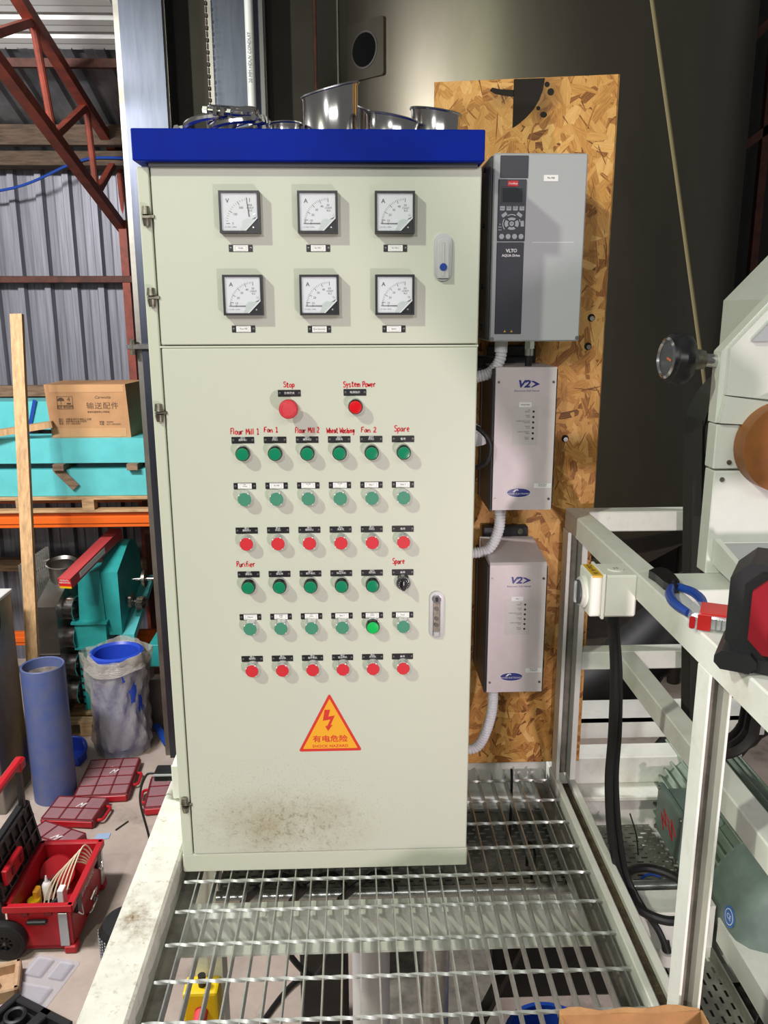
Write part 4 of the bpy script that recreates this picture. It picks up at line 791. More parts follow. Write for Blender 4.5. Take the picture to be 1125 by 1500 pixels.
# --- junction box and charger on the side beam
t = thing('junction_box', 'small white junction box on the side beam against the cabinet', 'junction box', (-0.075, 0.31, 0.04))
MB().box((-0.105, 0.27, 0.04), (-0.032, 0.36, 0.155), 0.004).build('box_base', 'socket_white', t); MB().box((-0.108, 0.262, 0.045), (-0.032, 0.272, 0.150), 0.003).build('box_cover', 'socket_white', t)
t = thing('plug_charger', 'black plug-in charger stuck on the white junction box', 'charger', (-0.135, 0.31, 0.11))
MB().box((-0.165, 0.285, 0.085), (-0.105, 0.335, 0.112), 0.004).build('charger_body', 'black_gloss', t); MB().box((-0.1645, 0.2845, 0.103), (-0.110, 0.287, 0.110), 0.001).build('charger_band', 'vfd_grey', t)
cable('thin black charger cord hanging down past the side beam', [(-0.163, 0.31, 0.098), (-0.195, 0.32, 0.085), (-0.22, 0.33, 0.0), (-0.20, 0.33, -0.15), (-0.21, 0.33, -0.32), (-0.205, 0.34, -0.6)], 0.0035, name='cord', kw='cord')
# --- cardboard box at the front of the grating
t = thing('cardboard_box', 'open brown cardboard box resting on the front of the grating', 'cardboard box', (0.92, -0.75, 0.0))
m = MB(); x0, x1, y0, y1, h = 0.772, 1.066, -0.95, -0.602, 0.140
m.box((x0, y1-0.004, 0.021), (x1-0.035, y1, h)); m.box((x0, y0, 0.021), (x0+0.004, y1, h)); m.box((x0, y0, 0.021), (x1-0.02, y0+0.004, h)); m.box((x0, y0, 0.021), (x1-0.02, y1, 0.025)); m.build('carton', 'cardboard_light', t)
MB().bar((x1-0.034, y1-0.002, 0.0805), (x1-0.020, y0, 0.0805), 0.004, h-0.021).build('carton_side', 'cardboard_light', t)
b = MB(); N = 14
for i in range(N+1):
    u = i/N; z = h + 0.004 + 0.004*math.sin(11*u) ; b.v += [(x0 + u*0.255, y1-0.002, h-0.002), (x0+0.002 + u*0.255, y1+0.004+0.003*math.sin(17*u), z)]
b.f = [(2*i, 2*i+2, 2*i+3, 2*i+1) for i in range(N)]
o = b.build('torn_edge', 'cardboard_light', t); o.modifiers.new('s', 'SOLIDIFY').thickness = 0.003
# ================================================================== right side: white stand, mill, motor and what lies on them
st = thing('mill_stand', 'white painted steel stand of square tube beside the grating', 'stand', (1.03, 0.42, 0.0))
m = MB().box((1.000, 0.355, 0.02), (1.010, 0.411, 0.783), 0.001).box((1.042, 0.355, 0.02), (1.058, 0.411, 0.783), 0.001); m.build('corner_post', 'frame_white', st); MB().box((1.0095, 0.398, 0.02), (1.0425, 0.411, 0.783)).build('post_web', 'dirt_shade_grey', st)  # web coloured darker grey to put shade into the open channel
MB().box((1.004, -1.4, 0.782), (1.056, 0.412, 0.84), 0.003).build('top_rail', 'frame_white', st)
MB().box((1.0565, 0.36, 0.7825), (1.62, 0.412, 0.8395), 0.003).build('back_rail', 'frame_white', st)
MB().box((1.0585, 0.36, 0.37), (1.62, 0.412, 0.425), 0.003).build('middle_back_rail', 'frame_white', st)
MB().box((1.160, -1.3, 0.369), (1.212, 0.359, 0.426), 0.003).build('middle_rail', 'frame_white', st)
MB().box((1.006, -0.568, -0.02), (1.011, -0.518, 0.7815), 0.001).box((1.043, -0.568, -0.02), (1.048, -0.518, 0.7815), 0.001).build('front_post', 'frame_white', st); MB().box((1.0105, -0.525, -0.02), (1.0435, -0.518, 0.7815)).build('post_web', 'dirt_shade_grey', st)  # front web likewise: shade of the recess is painted in grey
MB().box((1.058, -0.30, 0.80), (1.25, -0.19, 0.838), 0.002).build('shelf_plate', 'mill_white', st)
# --- roller mill (only its near corner shows)
ml = thing('flour_mill', 'white painted flour mill with stepped housing at the edge of the stand', 'mill', (1.4, 0.0, 0.84))
def millblock(name, prof, x0, x1, mt='mill_white'):      # profile in y-z swept along x
    b = MB(); n = len(prof); b.v = [(x0, y, z) for y, z in prof] + [(x1, y, z) for y, z in prof]
    b.f = [tuple(range(n)), tuple(range(2*n-1, n-1, -1))] + [(i, (i+1) % n, n+(i+1) % n, n+i) for i in range(n)]; return b.build(name, mt, ml)
XZ = MX((0, 0, 0), (1, 0, 0), (0, 0, 1), (0, 1, 0))
MB().prism([(1.145, 1.155), (1.145, 1.297), (1.40, 1.585), (1.60, 1.585), (1.60, 1.155)], -0.185, -0.150, XZ).build('side_plate', 'mill_white', ml)
MB().prism([(1.30, 0.84), (1.30, 1.40), (1.45, 1.56), (1.60, 1.56), (1.60, 0.84)], -0.149, 0.18, XZ).build('mill_body', 'mill_white', ml)
MB().prism([(1.158, 1.212), (1.158, 1.303), (1.40, 1.572), (1.6, 1.572), (1.6, 1.165)], -0.196, -0.186, XZ).build('upper_front_plate', 'mill_white', ml)
MB().prism([(1.196, 1.318), (1.36, 1.50), (1.6, 1.50), (1.6, 1.318)], -0.206, -0.1965, XZ).build('window_frame', 'mill_grey', ml)
MB().prism([(1.158, 1.210), (1.6, 1.150), (1.6, 1.13), (1.149, 1.156)], -0.200, -0.1865, XZ).build('sloping_plate', 'mill_white', ml)
MB().box((1.146, -0.192, 1.061), (1.60, -0.150, 1.152), 0.002).build('middle_housing', 'mill_white', ml)
MB().box((1.148, -0.196, 0.838), (1.60, -0.150, 1.057), 0.002).build('lower_housing', 'mill_white', ml)
MB().prism([(-0.198, 0.86), (-0.40, 0.838), (-0.40, 0.872), (-0.198, 0.915)], 1.160, 1.172, MX((0, 0, 0), (0, 1, 0), (0, 0, 1), (1, 0, 0))).build('chute_side', 'mill_white', ml)
MB().add([(1.172, -0.198, 0.905), (1.60, -0.198, 0.905), (1.60, -0.40, 0.862), (1.172, -0.40, 0.862)], [(0, 1, 2, 3)]).build('chute_floor', 'mill_grey', ml)
for x, z, y in ((1.178, 1.075, -0.192), (1.165, 1.04, -0.196), (1.21, 0.875, -0.196)): MB().prism(ring(0.005, 10), 0.0, 0.003, FR(x, y, z)).build('screw', 'zinc', ml)
b = MB(); b.lathe([(0.0001, 0.0), (0.085, 0.0), (0.090, 0.005), (0.090, 0.05), (0.0001, 0.05)], 64, (1.273, -0.19, 1.110), (0, -1, 0)); o = b.build('roll_cover', 'mill_brown', ml, True)
MB().cyl((1.273, -0.24, 1.110), (1.273, -0.25, 1.110), 0.03, n=32).build('cover_hub', 'mill_white', o, True)
# handwheel with a round indicator
hw = thing('handwheel', 'black handwheel with a round glass indicator on a steel stem', 'handwheel', (1.16, -0.12, 1.27))
hc = Vector((1.063, -0.17, 1.283)); ax = Vector((-1.0, -0.08, 0.05)).normalized(); X_, Y_, Z_ = frame_of(ax)
b = MB(); n = 48
for r_, h_ in ((0.018, -0.030), (0.034, -0.028), (0.050, -0.012), (0.053, 0.004), (0.048, 0.016), (0.036, 0.020), (0.0001, 0.020)):
    for k in range(n):
        a = 2*PI*k/n; rr = r_*(1 + (0.07*math.cos(6*a) if 0.03 < r_ < 0.054 and h_ < 0.01 else 0)); b.v.append(hc + ax*h_ + X_*(rr*math.cos(a)) + Y_*(rr*math.sin(a)))
for k in range(6):
    for i in range(n): b.f.append((k*n+i, k*n+(i+1) % n, (k+1)*n+(i+1) % n, (k+1)*n+i))
b.build('wheel', 'black_plastic', hw, True)
MB().lathe([(0.031, 0.019), (0.040, 0.019), (0.041, 0.024), (0.036, 0.027), (0.034, 0.022)], 40, hc, ax).build('chrome_ring', 'chrome', hw, True)
MB().lathe([(0.0001, 0.0205), (0.035, 0.0205)], 40, hc, ax).build('indicator_face', 'vfd_panel', hw)
MB().bar(hc + ax*0.0215, hc + ax*0.0215 + X_*0.018 - Y_*0.004, 0.004, 0.001, ax).build('indicator_needle', 'rack_orange', hw)
MB().lathe([(0.0001, 0.0265), (0.035, 0.0260)], 40, hc, ax).build('indicator_glass', 'meter_glass', hw)
MB().cyl(hc - ax*0.028, hc - ax*0.055, 0.022, 0.019, n=18).build('hub', 'zinc', hw, True)
MB().cyl(hc - ax*0.05, Vector((1.20, -0.155, 1.272)), 0.0135, n=16).build('stem', 'chrome', hw, True)
# drive belt and pulley behind the mill
bp = thing('belt_drive', 'black drive belt around a pulley behind the flour mill', 'belt drive', (1.40, 0.3, 0.4))
pc = Vector((1.445, 0.295, 1.07)); pts = []
for k in range(25): a = math.radians(180 - 180*k/24); pts.append((pc.x + 0.145*math.cos(a), pc.y, pc.z + 0.165*math.sin(a)))
lower = [(1.445 + 0.085*math.cos(a), pc.y, 0.24 + 0.085*math.sin(a)) for a in [math.radians(-15*k) for k in range(13)]]
path = pts + [(1.56, pc.y, 0.65)] + lower + [(1.33, pc.y, 0.65)]
for k in range(3):
    b = MB()
    P = bez([(p[0], p[1]-0.045+0.032*k, p[2]) for p in path], 3, True); b.tube(P, 0.0165, 4, True).build('belt', 'belt', bp)
MB().lathe([(0.05, -0.05), (0.138, -0.05), (0.138, 0.05), (0.05, 0.05), (0.05, -0.05)], 48, pc, (0, -1, 0)).build('pulley', 'stainless_dull', bp, True)
MB().lathe([(0.0001, 0.03), (0.115, 0.03)], 48, pc, (0, -1, 0)).build('pulley_web', 'steel_dark', bp)
# --- red and black radio on the rail
rd = thing('job_radio', 'red and black rugged radio resting on the white rail', 'radio', (1.2, -0.6, 0.84))
F = MX((0, 0, 0), (0, 1, 0), (0, 0, 1), (1, 0, 0))
def oct_(cx, cy, w, h, c): return [(cx-w/2+c, cy-h/2), (cx+w/2-c, cy-h/2), (cx+w/2, cy-h/2+c), (cx+w/2, cy+h/2-c), (cx+w/2-c, cy+h/2), (cx-w/2+c, cy+h/2), (cx-w/2, cy+h/2-c), (cx-w/2, cy-h/2+c)]
R0 = MX((0.975+0.86*0.131, -0.67-0.52*0.131, 0.925), (0.856, -0.517, 0), (0, 0, 1), (-0.517, -0.856, 0))
MB().prism(oct_(0, 0.012, 0.262, 0.150, 0.026), -0.10, 0.0, R0).build('guard_frame', 'case_black', rd)
MB().prism(oct_(0.018, 0.010, 0.232, 0.118, 0.022), -0.01, 0.012, R0).build('body', 'radio_red', rd)
MB().prism(oct_(0.030, 0.005, 0.196, 0.088, 0.012), 0.010, 0.016, R0).build('front_panel', 'case_red', rd)
for sx in (-0.112, 0.112): MB().prism(oct_(sx, -0.066, 0.060, 0.030, 0.010), -0.10, 0.014, R0).build('foot', 'case_black', rd)
MB().prism(oct_(0, -0.070, 0.2, 0.020, 0.006), -0.10, 0.004, R0).build('lower_guard', 'case_black', rd)
# --- pack of blades in clear plastic, pliers
pk = thing('blister_pack', 'clear plastic pack with a red insert on the white rail beside the radio', 'pack', (1.02, -0.49, 0.84))
m = MB(); Mp = Matrix.Translation((1.022, -0.492, 0.84)) @ Matrix.Rotation(-0.45, 4, 'Z')
m.box((-0.026, -0.032, 0.0), (0.046, 0.042, 0.030), 0.006, Mp, 2).build('clear_shell', 'clear_plastic', pk)
MB().box((-0.010, -0.0335, 0.002), (0.012, -0.0315, 0.030), 0.0008, Mp).build('red_insert', 'pack_red', pk)
MB().box((-0.008, -0.028, 0.026), (0.044, 0.036, 0.0315), 0.002, Mp).build('red_card', 'pack_red', pk)
for k in range(4): MB().box((0.012+0.009*k, -0.028, 0.004), (0.019+0.009*k, 0.03, 0.024), 0.001, Mp).build('insert_piece', 'silver', pk)
MB().prism(rrect(0.010, 0.022, 0.004, 3), 0.0, 0.001, Mp @ FR(-0.018, -0.0322, 0.014)).build('hang_hole', 'brand_red', pk)
pl = thing('pliers', 'cutting pliers with blue dipped handles lying on the white rail', 'pliers', (1.03, -0.33, 0.84))
zp = 0.852
MB().prism([(1.030, -0.215), (1.048, -0.208), (1.058, -0.222), (1.058, -0.262), (1.052, -0.300), (1.042, -0.325), (1.026, -0.328), (1.020, -0.300), (1.020, -0.255), (1.016, -0.228)], 0.842, 0.858).build('jaws', 'tool_steel', pl)
MB().cyl((1.041, -0.298, 0.843), (1.041, -0.298, 0.862), 0.009, n=16).build('pivot', 'tool_steel', pl, True)
for pts in ([(1.030, -0.318, zp), (1.010, -0.36, zp), (1.000, -0.41, zp), (1.006, -0.462, zp)], [(1.042, -0.316, zp), (1.058, -0.35, zp), (1.058, -0.39, zp), (1.048, -0.43, zp)]):
    P = bez(pts, 8); N = len(P); MB().tube(P, [0.0068 + 0.0022*math.sin(PI*k/(N-1)) for k in range(N)], 10).build('handle', 'tool_blue', pl, True)
# --- white isolator switch on the rail, its cable
sw = thing('isolator_switch', 'white rotary isolator box mounted on the white rail', 'switch', (0.96, -0.15, 0.74))
MB().box((0.936, -0.2, 0.745), (1.005, -0.112, 0.838), 0.004).build('back_box', 'socket_white', sw)
MB().box((0.930, -0.203, 0.742), (0.937, -0.109, 0.842), 0.0015).build('seal_rim', 'socket_white', sw)
MB().box((0.905, -0.199, 0.746), (0.931, -0.112, 0.838), 0.005, seg=2).build('cover', 'socket_white', sw)
MB().box((0.909, -0.196, 0.8375), (0.930, -0.118, 0.8386)).box((0.9085, -0.1994, 0.8335), (0.930, -0.1985, 0.838)).build('handwritten_tape', 'warn_yellow', sw)
text('tape_print', 'Out A 16', 0.017, MX((0.9195, -0.157, 0.8388), (0, -1, 0), (1, 0, 0), (0, 0, 1)), 'ink_black', sw)
kc = (0.905, -0.156, 0.789)
MB().lathe([(0.036, -0.002), (0.036, 0.004), (0.033, 0.007), (0.0001, 0.007)], 32, kc, (-1, 0, 0)).build('dial_ring', 'socket_white', sw, True)
MB().lathe([(0.032, 0.006), (0.032, 0.010), (0.030, 0.012), (0.0001, 0.012)], 32, kc, (-1, 0, 0)).build('rotary_knob', 'overlay_grey', sw, True)
MB().lathe([(0.026, 0.0115), (0.026, 0.016), (0.0001, 0.016)], 32, kc, (-1, 0, 0)).build('knob_face', 'vfd_dark', sw, True); MB().box((kc[0]-0.022, kc[1]-0.005, kc[2]-0.024), (kc[0]-0.0155, kc[1]+0.005, kc[2]+0.024), 0.002).build('knob_grip', 'vfd_grey', sw)
MB().cyl((0.970, -0.157, 0.838), (0.970, -0.157, 0.8405), 0.017, n=24).build('entry_plug', 'socket_white', sw, True)
text('plug_print', '25', 0.013, MX((0.970, -0.157, 0.8407), (1, 0, 0), (0, 1, 0), (0, 0, 1)), 'ink_grey', sw)
MB().cyl((0.970, -0.158, 0.746), (0.970, -0.158, 0.722), 0.015, n=12).build('cable_gland', 'black_plastic', sw, True)
cable('thick black cable hanging from the isolator down to the cable tray', [(0.968, -0.158, 0.735), (0.985, -0.15, 0.60), (1.0, -0.12, 0.43), (1.013, -0.08, 0.28), (1.045, -0.03, 0.10), (1.082, 0.0, -0.03), (1.105, -0.01, -0.085), (1.115, -0.04, -0.10)], 0.0105, n=12)
cable('second black cable running alongside the thick one to the tray', [(0.972, -0.158, 0.735), (0.997, -0.14, 0.60), (1.018, -0.105, 0.43), (1.033, -0.065, 0.28), (1.067, -0.02, 0.10), (1.10, 0.0, -0.03), (1.13, -0.03, -0.095), (1.165, -0.08, -0.14), (1.182, -0.10, -0.185)], 0.0085, n=10)
cable('coil of black cable lying on the beam below the isolator', [(1.11, -0.01, -0.075), (1.13, 0.07, -0.085), (1.20, 0.10, -0.095), (1.27, 0.05, -0.10), (1.27, -0.05, -0.105), (1.19, -0.095, -0.10), (1.12, -0.065, -0.09)], 0.0115, n=10, closed=True)
t = thing('cable_gland', 'white cable gland in the narrow tray where the cable ends', 'gland', (1.183, -0.09, -0.215))
MB().cyl((1.183, -0.10, -0.216), (1.183, -0.10, -0.185), 0.020, 0.018, n=18).build('gland_nut', 'socket_white', t, True); MB().cyl((1.183, -0.10, -0.19), (1.181, -0.085, -0.165), 0.011, n=14).build('gland_seal', 'black_rubber', t, True)
# --- green motor
mo = thing('electric_motor', 'large green finned electric motor under the white stand', 'motor', (1.53, 0.2, -0.3))
mc = Vector((1.515, 0.0, -0.125)); R_ = 0.155
MB().cyl((mc.x, 0.03, mc.z), (mc.x, 0.60, mc.z), R_, n=40).build('body', 'motor_green', mo, True)
for k in range(28):
    a = math.radians(60 + k*9.2); c_, s_ = math.cos(a), math.sin(a)
    MB().bar((mc.x + (R_+0.010)*c_, 0.035, mc.z + (R_+0.010)*s_), (mc.x + (R_+0.010)*c_, 0.58, mc.z + (R_+0.010)*s_), 0.006, 0.026, (c_, 0, s_)).build('cooling_fin', 'motor_green', mo)
MB().lathe([(0.06, -0.055), (0.10, -0.052), (R_-0.005, -0.03), (R_+0.018, 0.0), (R_+0.022, 0.03), (R_+0.022, 0.16)], 48, (mc.x, -0.12, mc.z), (0, 1, 0)).build('fan_cowl', 'motor_green_dark', mo, True)
MB().lathe([(0.0001, 0.0), (0.061, 0.0)], 32, (mc.x, -0.174, mc.z), (0, 1, 0)).build('fan_grille', 'case_black', mo)
a = math.radians(172); n_ = Vector((math.cos(a), 0, math.sin(a)))
pc_ = Vector((mc.x, -0.085, mc.z)) + n_*(R_+0.0225); sM = MX(pc_, (0, -1, 0), Vector((0, -1, 0)).cross(n_)*-1, n_)
o = MB().prism(ring(0.026, 24), 0, 0.0008, sM).build('approval_sticker', 'sticker_blue', mo)
MB().prism(ring(0.020, 24), 0.0006, 0.0011, sM).build('sticker_ring', 'label_white', o); MB().prism(ring(0.0175, 24), 0.0009, 0.0014, sM).build('sticker_disc', 'sticker_blue', o); text('sticker_print', 'CE', 0.018, sM @ Matrix.Translation((0, 0, 0.0015)), 'ink_white', o)
MB().cyl((mc.x-R_-0.015, 0.22, mc.z+0.02), (mc.x-R_-0.050, 0.22, mc.z+0.02), 0.020, n=18).build('lifting_eye', 'zinc', mo, True)
tb = MB().box((1.315, 0.15, -0.115), (1.45, 0.315, 0.015), 0.008).build('terminal_box', 'motor_green_dark', mo)
MB().box((1.298, 0.138, -0.125), (1.316, 0.328, 0.026), 0.006, seg=2).build('box_lid', 'motor_green_dark', tb)
for s_, y in (('W', 0.262), ('N', 0.205)): text('lid_letter', s_, 0.070, MX((1.2975, y, -0.050), (0, -0.6, 0.8), (0, -0.8, -0.6), (-1, 0, 0)), 'brand_red', tb, wx=0.9, depth=0.0006)
for y, z in ((0.15, 0.015), (0.316, 0.015), (0.15, -0.114), (0.316, -0.114)): MB().cyl((1.298, y, z), (1.294, y, z), 0.006, n=10).build('lid_screw', 'zinc', tb)
MB().box((1.44, 0.17, -0.30), (1.66, 0.27, -0.26)).box((1.44, 0.45, -0.30), (1.66, 0.55, -0.26)).build('motor_foot', 'motor_green', mo)
MB().box((1.36, -0.02, -0.36), (1.75, 0.65, -0.30)).build('motor_base', 'frame_white', mo)
# ================================================================== the hall on the left
FZ = -2.1
# --- pallet rack and its load
rk = thing('pallet_rack', 'orange beamed pallet rack standing against the corrugated wall', 'rack', (-2.2, 5.4, FZ))
for y, z0, z1 in ((5.0, -0.372, -0.235), (5.9, -0.36, -0.22), (5.55, -1.65, -1.52)):
    MB().box((-4.2, y, z0), (-1.12, y+0.05, z1), 0.004).build('beam', 'rack_orange', rk)
    MB().box((-4.2, y-0.012, z0+0.035), (-1.12, y+0.01, z1-0.045), 0.003).build('beam_rib', 'rack_orange', rk)
for y in (5.2, 5.85): MB().box((-1.60, y, FZ), (-1.50, y+0.08, 0.6)).build('upright', 'rust_dark', rk) if y > 5.5 else MB().box((-1.13, y, FZ), (-1.04, y+0.08, 0.6)).build('upright', 'rust_dark', rk)
for y in (5.0, 5.85): MB().box((-4.28, y, FZ), (-4.19, y+0.08, 0.6)).build('upright', 'rust_dark', rk)
def pallet(label, x0, x1, y0, y1, z, nb):
    t = thing('pallet', label, 'pallet', ((x0+x1)/2, (y0+y1)/2, z))
    for k in range(nb): y = y0 + (y1-y0-0.1)*k/(nb-1); MB().box((x0, y, z+0.108), (x1, y+0.1, z+0.135), 0.002).build('top_board', 'pallet_wood', t)
    for k in range(3): y = y0 + (y1-y0-0.1)*k/2; MB().box((x0, y, z), (x1, y+0.1, z+0.022), 0.002).build('bottom_board', 'pallet_wood', t)
    for i in range(4):
        for k in range(3): x = x0 + (x1-x0-0.10)*i/3; y = y0 + (y1-y0-0.1)*k/2; MB().box((x, y, z+0.022), (x+0.10, y+0.1, z+0.108), 0.002).build('block', 'pallet_wood', t)
pallet('pale wooden pallet on the orange rack beams under the teal steel beams', -2.95, -1.22, 4.96, 5.95, -0.235, 6)
def ubeam(label, y0, y1, z0, z1, x0=-3.4, x1=-1.18):
    t = thing('steel_channel', label, 'steel beam', ((x0+x1)/2, y0, z0), 'teal steel channels on the rack')
    MB().box((x0, y0, z0), (x1, y0+0.012, z1), 0.002).build('web', 'teal', t); MB().box((x0, y0+0.01, z1-0.012), (x1, y1, z1)).box((x0, y0+0.01, z0), (x1, y1, z0+0.012)).build('flange', 'teal', t)
ubeam('teal painted steel channel lying directly on the pallet', 4.99, 5.45, -0.098, 0.125)
ubeam('teal painted steel channel stacked on timber above the lowest one', 4.99, 5.30, 0.178, 0.382)
ubeam('teal painted steel channel at the back behind the printed carton', 5.42, 5.75, 0.40, 0.645)
for lab, x in (('short timber spacer between the teal channels by the leaning post', -2.02), ('short timber spacer between the teal channels near the elevator leg', -1.42)):
    o = MB().box((x-0.045, 4.93, 0.125), (x+0.045, 5.30, 0.178), 0.003).build('timber_spacer', 'timber_old'); tag(o, lab, 'timber')
o = MB().bar((-2.05, 4.97, 0.14), (-1.90, 4.965, -0.02), 0.07, 0.012, (0, 1, 0)).build('wood_offcut', 'timber_old'); tag(o, 'strip of grey wood hanging down over the lowest teal channel', 'timber')
o = MB().bar((-2.33, 5.40, 0.66), (-2.42, 5.41, 0.36), 0.03, 0.006, (0, 1, 0)).build('strap', 'tool_blue'); tag(o, 'blue strapping band around the rear teal channel', 'strap')
# cartons
t = thing('cardboard_box', 'large battered brown carton printed with Chinese lettering on the teal beams', 'cardboard box', (-1.77, 5.2, 0.38))
b = MB(); z0, z1 = 0.382, 0.818; xs = (-2.105, -1.460)
b.v = [(-2.085, 5.05, z0), (-1.440, 5.05, z0), (-1.46, 5.05, z1), (-2.115, 5.05, z1), (-2.07, 5.50, z0), (-1.41, 5.50, z0), (-1.41, 5.50, z1), (-2.10, 5.50, z1)]
b.f = [(0, 1, 2, 3), (1, 5, 6, 2), (5, 4, 7, 6), (4, 0, 3, 7), (3, 2, 6, 7), (0, 4, 5, 1)]
b.build('carton', 'cardboard', t)
CF = lambda x, z: FR(x, 5.0485, z)
for z, h in ((0.425, 0.07), (0.785, 0.06)): MB().prism(rrect(0.60, h, 0.004, 1), 0, 0.001, CF(-1.775, z)).build('tape_strip', 'tape', t)
for x in (-1.98, -1.56): MB().prism(rrect(0.085, 0.075, 0.004, 1), 0.0005, 0.0018, CF(x, 0.425)).build('tape_patch', 'tape', t)
text('carton_print', '输送配件', 0.060, CF(-1.655, 0.640), 'print_brown', t, wx=1.05, space=1.12)
text('carton_print', 'ᔕarwutta'.replace('ᔕ', 'C'), 0.034, CF(-1.65, 0.712), 'print_brown', t, shear=0.3)
text('carton_print', '粮食机械有限公司制造', 0.018, CF(-1.69, 0.592), 'print_brown', t)
text('carton_print', '地址：河南省郑州市粮机工业园\n网址：制粉输送设备及配件\n电话：0371-68020000', 0.019, CF(-2.02, 0.515), 'print_brown', t, 'LEFT', line=0.95)
text('carton_print', '邮编：450000\n传真：0371-68020001', 0.019, CF(-1.69, 0.500), 'print_brown', t, 'LEFT')
def frame_print(x0, x1, z0, z1, w=0.003):
    m = MB(); 
    for a in ((x0, z0, x1, z0+w), (x0, z1-w, x1, z1), (x0, z0, x0+w, z1), (x1-w, z0, x1, z1)): m.add([(a[0], 5.0475, a[1]), (a[2], 5.0475, a[1]), (a[2], 5.0475, a[3]), (a[0], 5.0475, a[3])], [(0, 1, 2, 3)])
    m.build('print_frame', 'print_brown', t)
frame_print(-2.02, -1.892, 0.618, 0.722); frame_print(-2.02, -1.892, 0.645, 0.648)
MB().prism([(0.028*math.cos(PI*k/10), 0.028*math.sin(PI*k/10)) for k in range(11)], 0, 0.001, CF(-1.988, 0.685)).add([(-1.990, 5.0475, 0.655), (-1.986, 5.0475, 0.655), (-1.986, 5.0475, 0.69), (-1.990, 5.0475, 0.69)], [(0, 1, 2, 3)]).build('umbrella_mark', 'print_brown', t)
text('carton_print', '4', 0.05, CF(-1.925, 0.695), 'print_brown', t); MB().prism(rrect(0.034, 0.012, 0.001, 1), 0, 0.001, CF(-1.925, 0.662)).build('stack_mark', 'print_brown', t)
text('carton_print', '怕湿 堆码层数', 0.022, CF(-1.956, 0.632), 'print_brown', t)
t = thing('cardboard_box', 'plain brown carton tipped on its corner behind the leaning timber post', 'cardboard box', (-2.55, 5.15, 0.40))
MB().box((-0.28, -0.22, 0.0), (0.28, 0.22, 0.30), 0.004).build('carton', 'cardboard', t); MB().box((-0.05, -0.222, 0.001), (0.05, -0.2185, 0.299)).build('tape_strip', 'tape', t)
place(t, (-2.60, 5.10, 0.60), 0.1, 0.0, 0.62)
o = MB().bar((-2.75, 4.90, 0.40), (-2.06, 5.02, 0.50), 0.10, 0.05).build('plank', 'timber'); tag(o, 'pale plank lying on the teal channel beside the leaning timber post', 'plank')
o = MB().bar((-2.095, 4.60, 1.375), (-2.02, 3.90, FZ+0.02), 0.088, 0.045, (0, 1, 0)).build('timber_post', 'timber'); tag(o, 'long pale timber post leaning upright in front of the rack', 'timber')
# --- galvanised mesh panels standing behind the post
t = thing('mesh_panel', 'galvanised mesh panels standing on edge behind the leaning timber post', 'mesh panel', (-2.36, 4.95, FZ))
A, Bv = Vector((-2.40, 4.90, 0)), Vector((-2.25, 5.12, 0))
for i in range(14): p = A.lerp(Bv, i/13); MB().bar((p.x, p.y, FZ), (p.x, p.y, -0.66+0.09*i/13), 0.004, 0.03, (1, 0.5, 0)).build('upright_bar', 'galvanised', t)
for k in range(12): z = FZ + 0.06 + k*0.125; MB().bar((A.x, A.y, z), (Bv.x, Bv.y, z+0.06), 0.008, 0.008).build('cross_rod', 'stainless_bright', t)
# --- stainless manifold with four round spouts
t = thing('spout_manifold', 'stainless steel duct box with four round spouts and a round inlet on top', 'duct', (-2.1, 4.9, -1.97))
b = MB(); b.prism([(4.70, -1.95), (5.12, -1.95), (5.22, -0.86), (5.22, -0.80), (4.70, -0.97)], -2.235, -2.065, MX((0, 0, 0), (0, 1, 0), (0, 0, 1), (1, 0, 0))); b.build('duct_box', 'stainless_dull', t)
MB().box((-2.24, 4.694, -1.40), (-2.06, 4.70, -1.385)).build('seam_strip', 'stainless_bright', t)
for k in range(4):
    z = -1.06 - 0.245*k; y = 4.93 - 0.02*k
    s_ = MB().lathe([(0.105, -0.02), (0.105, 0.085), (0.112, 0.09), (0.112, 0.10), (0.098, 0.10), (0.098, 0.0)], 32, (-2.065, y, z), (1, -0.12, 0)).build('spout', 'stainless_bright', t, True); MB().lathe([(0.0001, 0.02), (0.098, 0.02)], 32, (-2.065, y, z), (1, -0.12, 0)).build('spout_opening', 'black_gloss', s_)
s_ = MB().lathe([(0.11, -0.32), (0.11, -0.02), (0.135, 0.0), (0.125, 0.005), (0.105, -0.02), (0.105, -0.2)], 36, (-2.12, 5.08, -0.70), (0.03, -0.18, 1)).build('inlet', 'stainless_dull', t, True)
MB().lathe([(0.0001, -0.15), (0.105, -0.15)], 36, (-2.12, 5.08, -0.70), (0.03, -0.18, 1)).build('inlet_opening', 'black_gloss', s_)
pallet('wooden pallet on the floor under the stainless duct box', -2.3, -1.65, 4.62, 5.4, FZ, 5)
# --- long red carton
t = thing('long_carton', 'long narrow red carton with a yellow end stripe resting on the machines', 'carton', (-1.85, 4.9, -0.7))
p0, p1 = Vector((-1.868, 4.42, -0.675)), Vector((-1.700, 5.30, -0.500)); d_ = (p1-p0).normalized()
MB().bar(p0, p1, 0.105, 0.085).build('carton', 'box_red_pale', t); MB().bar(p0 - d_*0.002, p0 + d_*0.004, 0.103, 0.083).build('carton_end', 'pack_red', t)
xr = d_.cross(Vector((0, 0, 1))).normalized(); zr = xr.cross(d_)
MB().bar(p0 - d_*0.003 - zr*0.034, p0 - zr*0.034, 0.100, 0.016).build('yellow_stripe', 'estop_yellow', t)
text('end_print', 'PIPERITE\nABRASIVES', 0.020, MX(p0 - d_*0.0035 + zr*0.018, xr, zr, -d_), 'ink_white', t)
MB().bar(p0 + d_*0.14 + xr*0.053, p0 + d_*0.58 + xr*0.053, 0.002, 0.05).build('side_label', 'label_white', t)
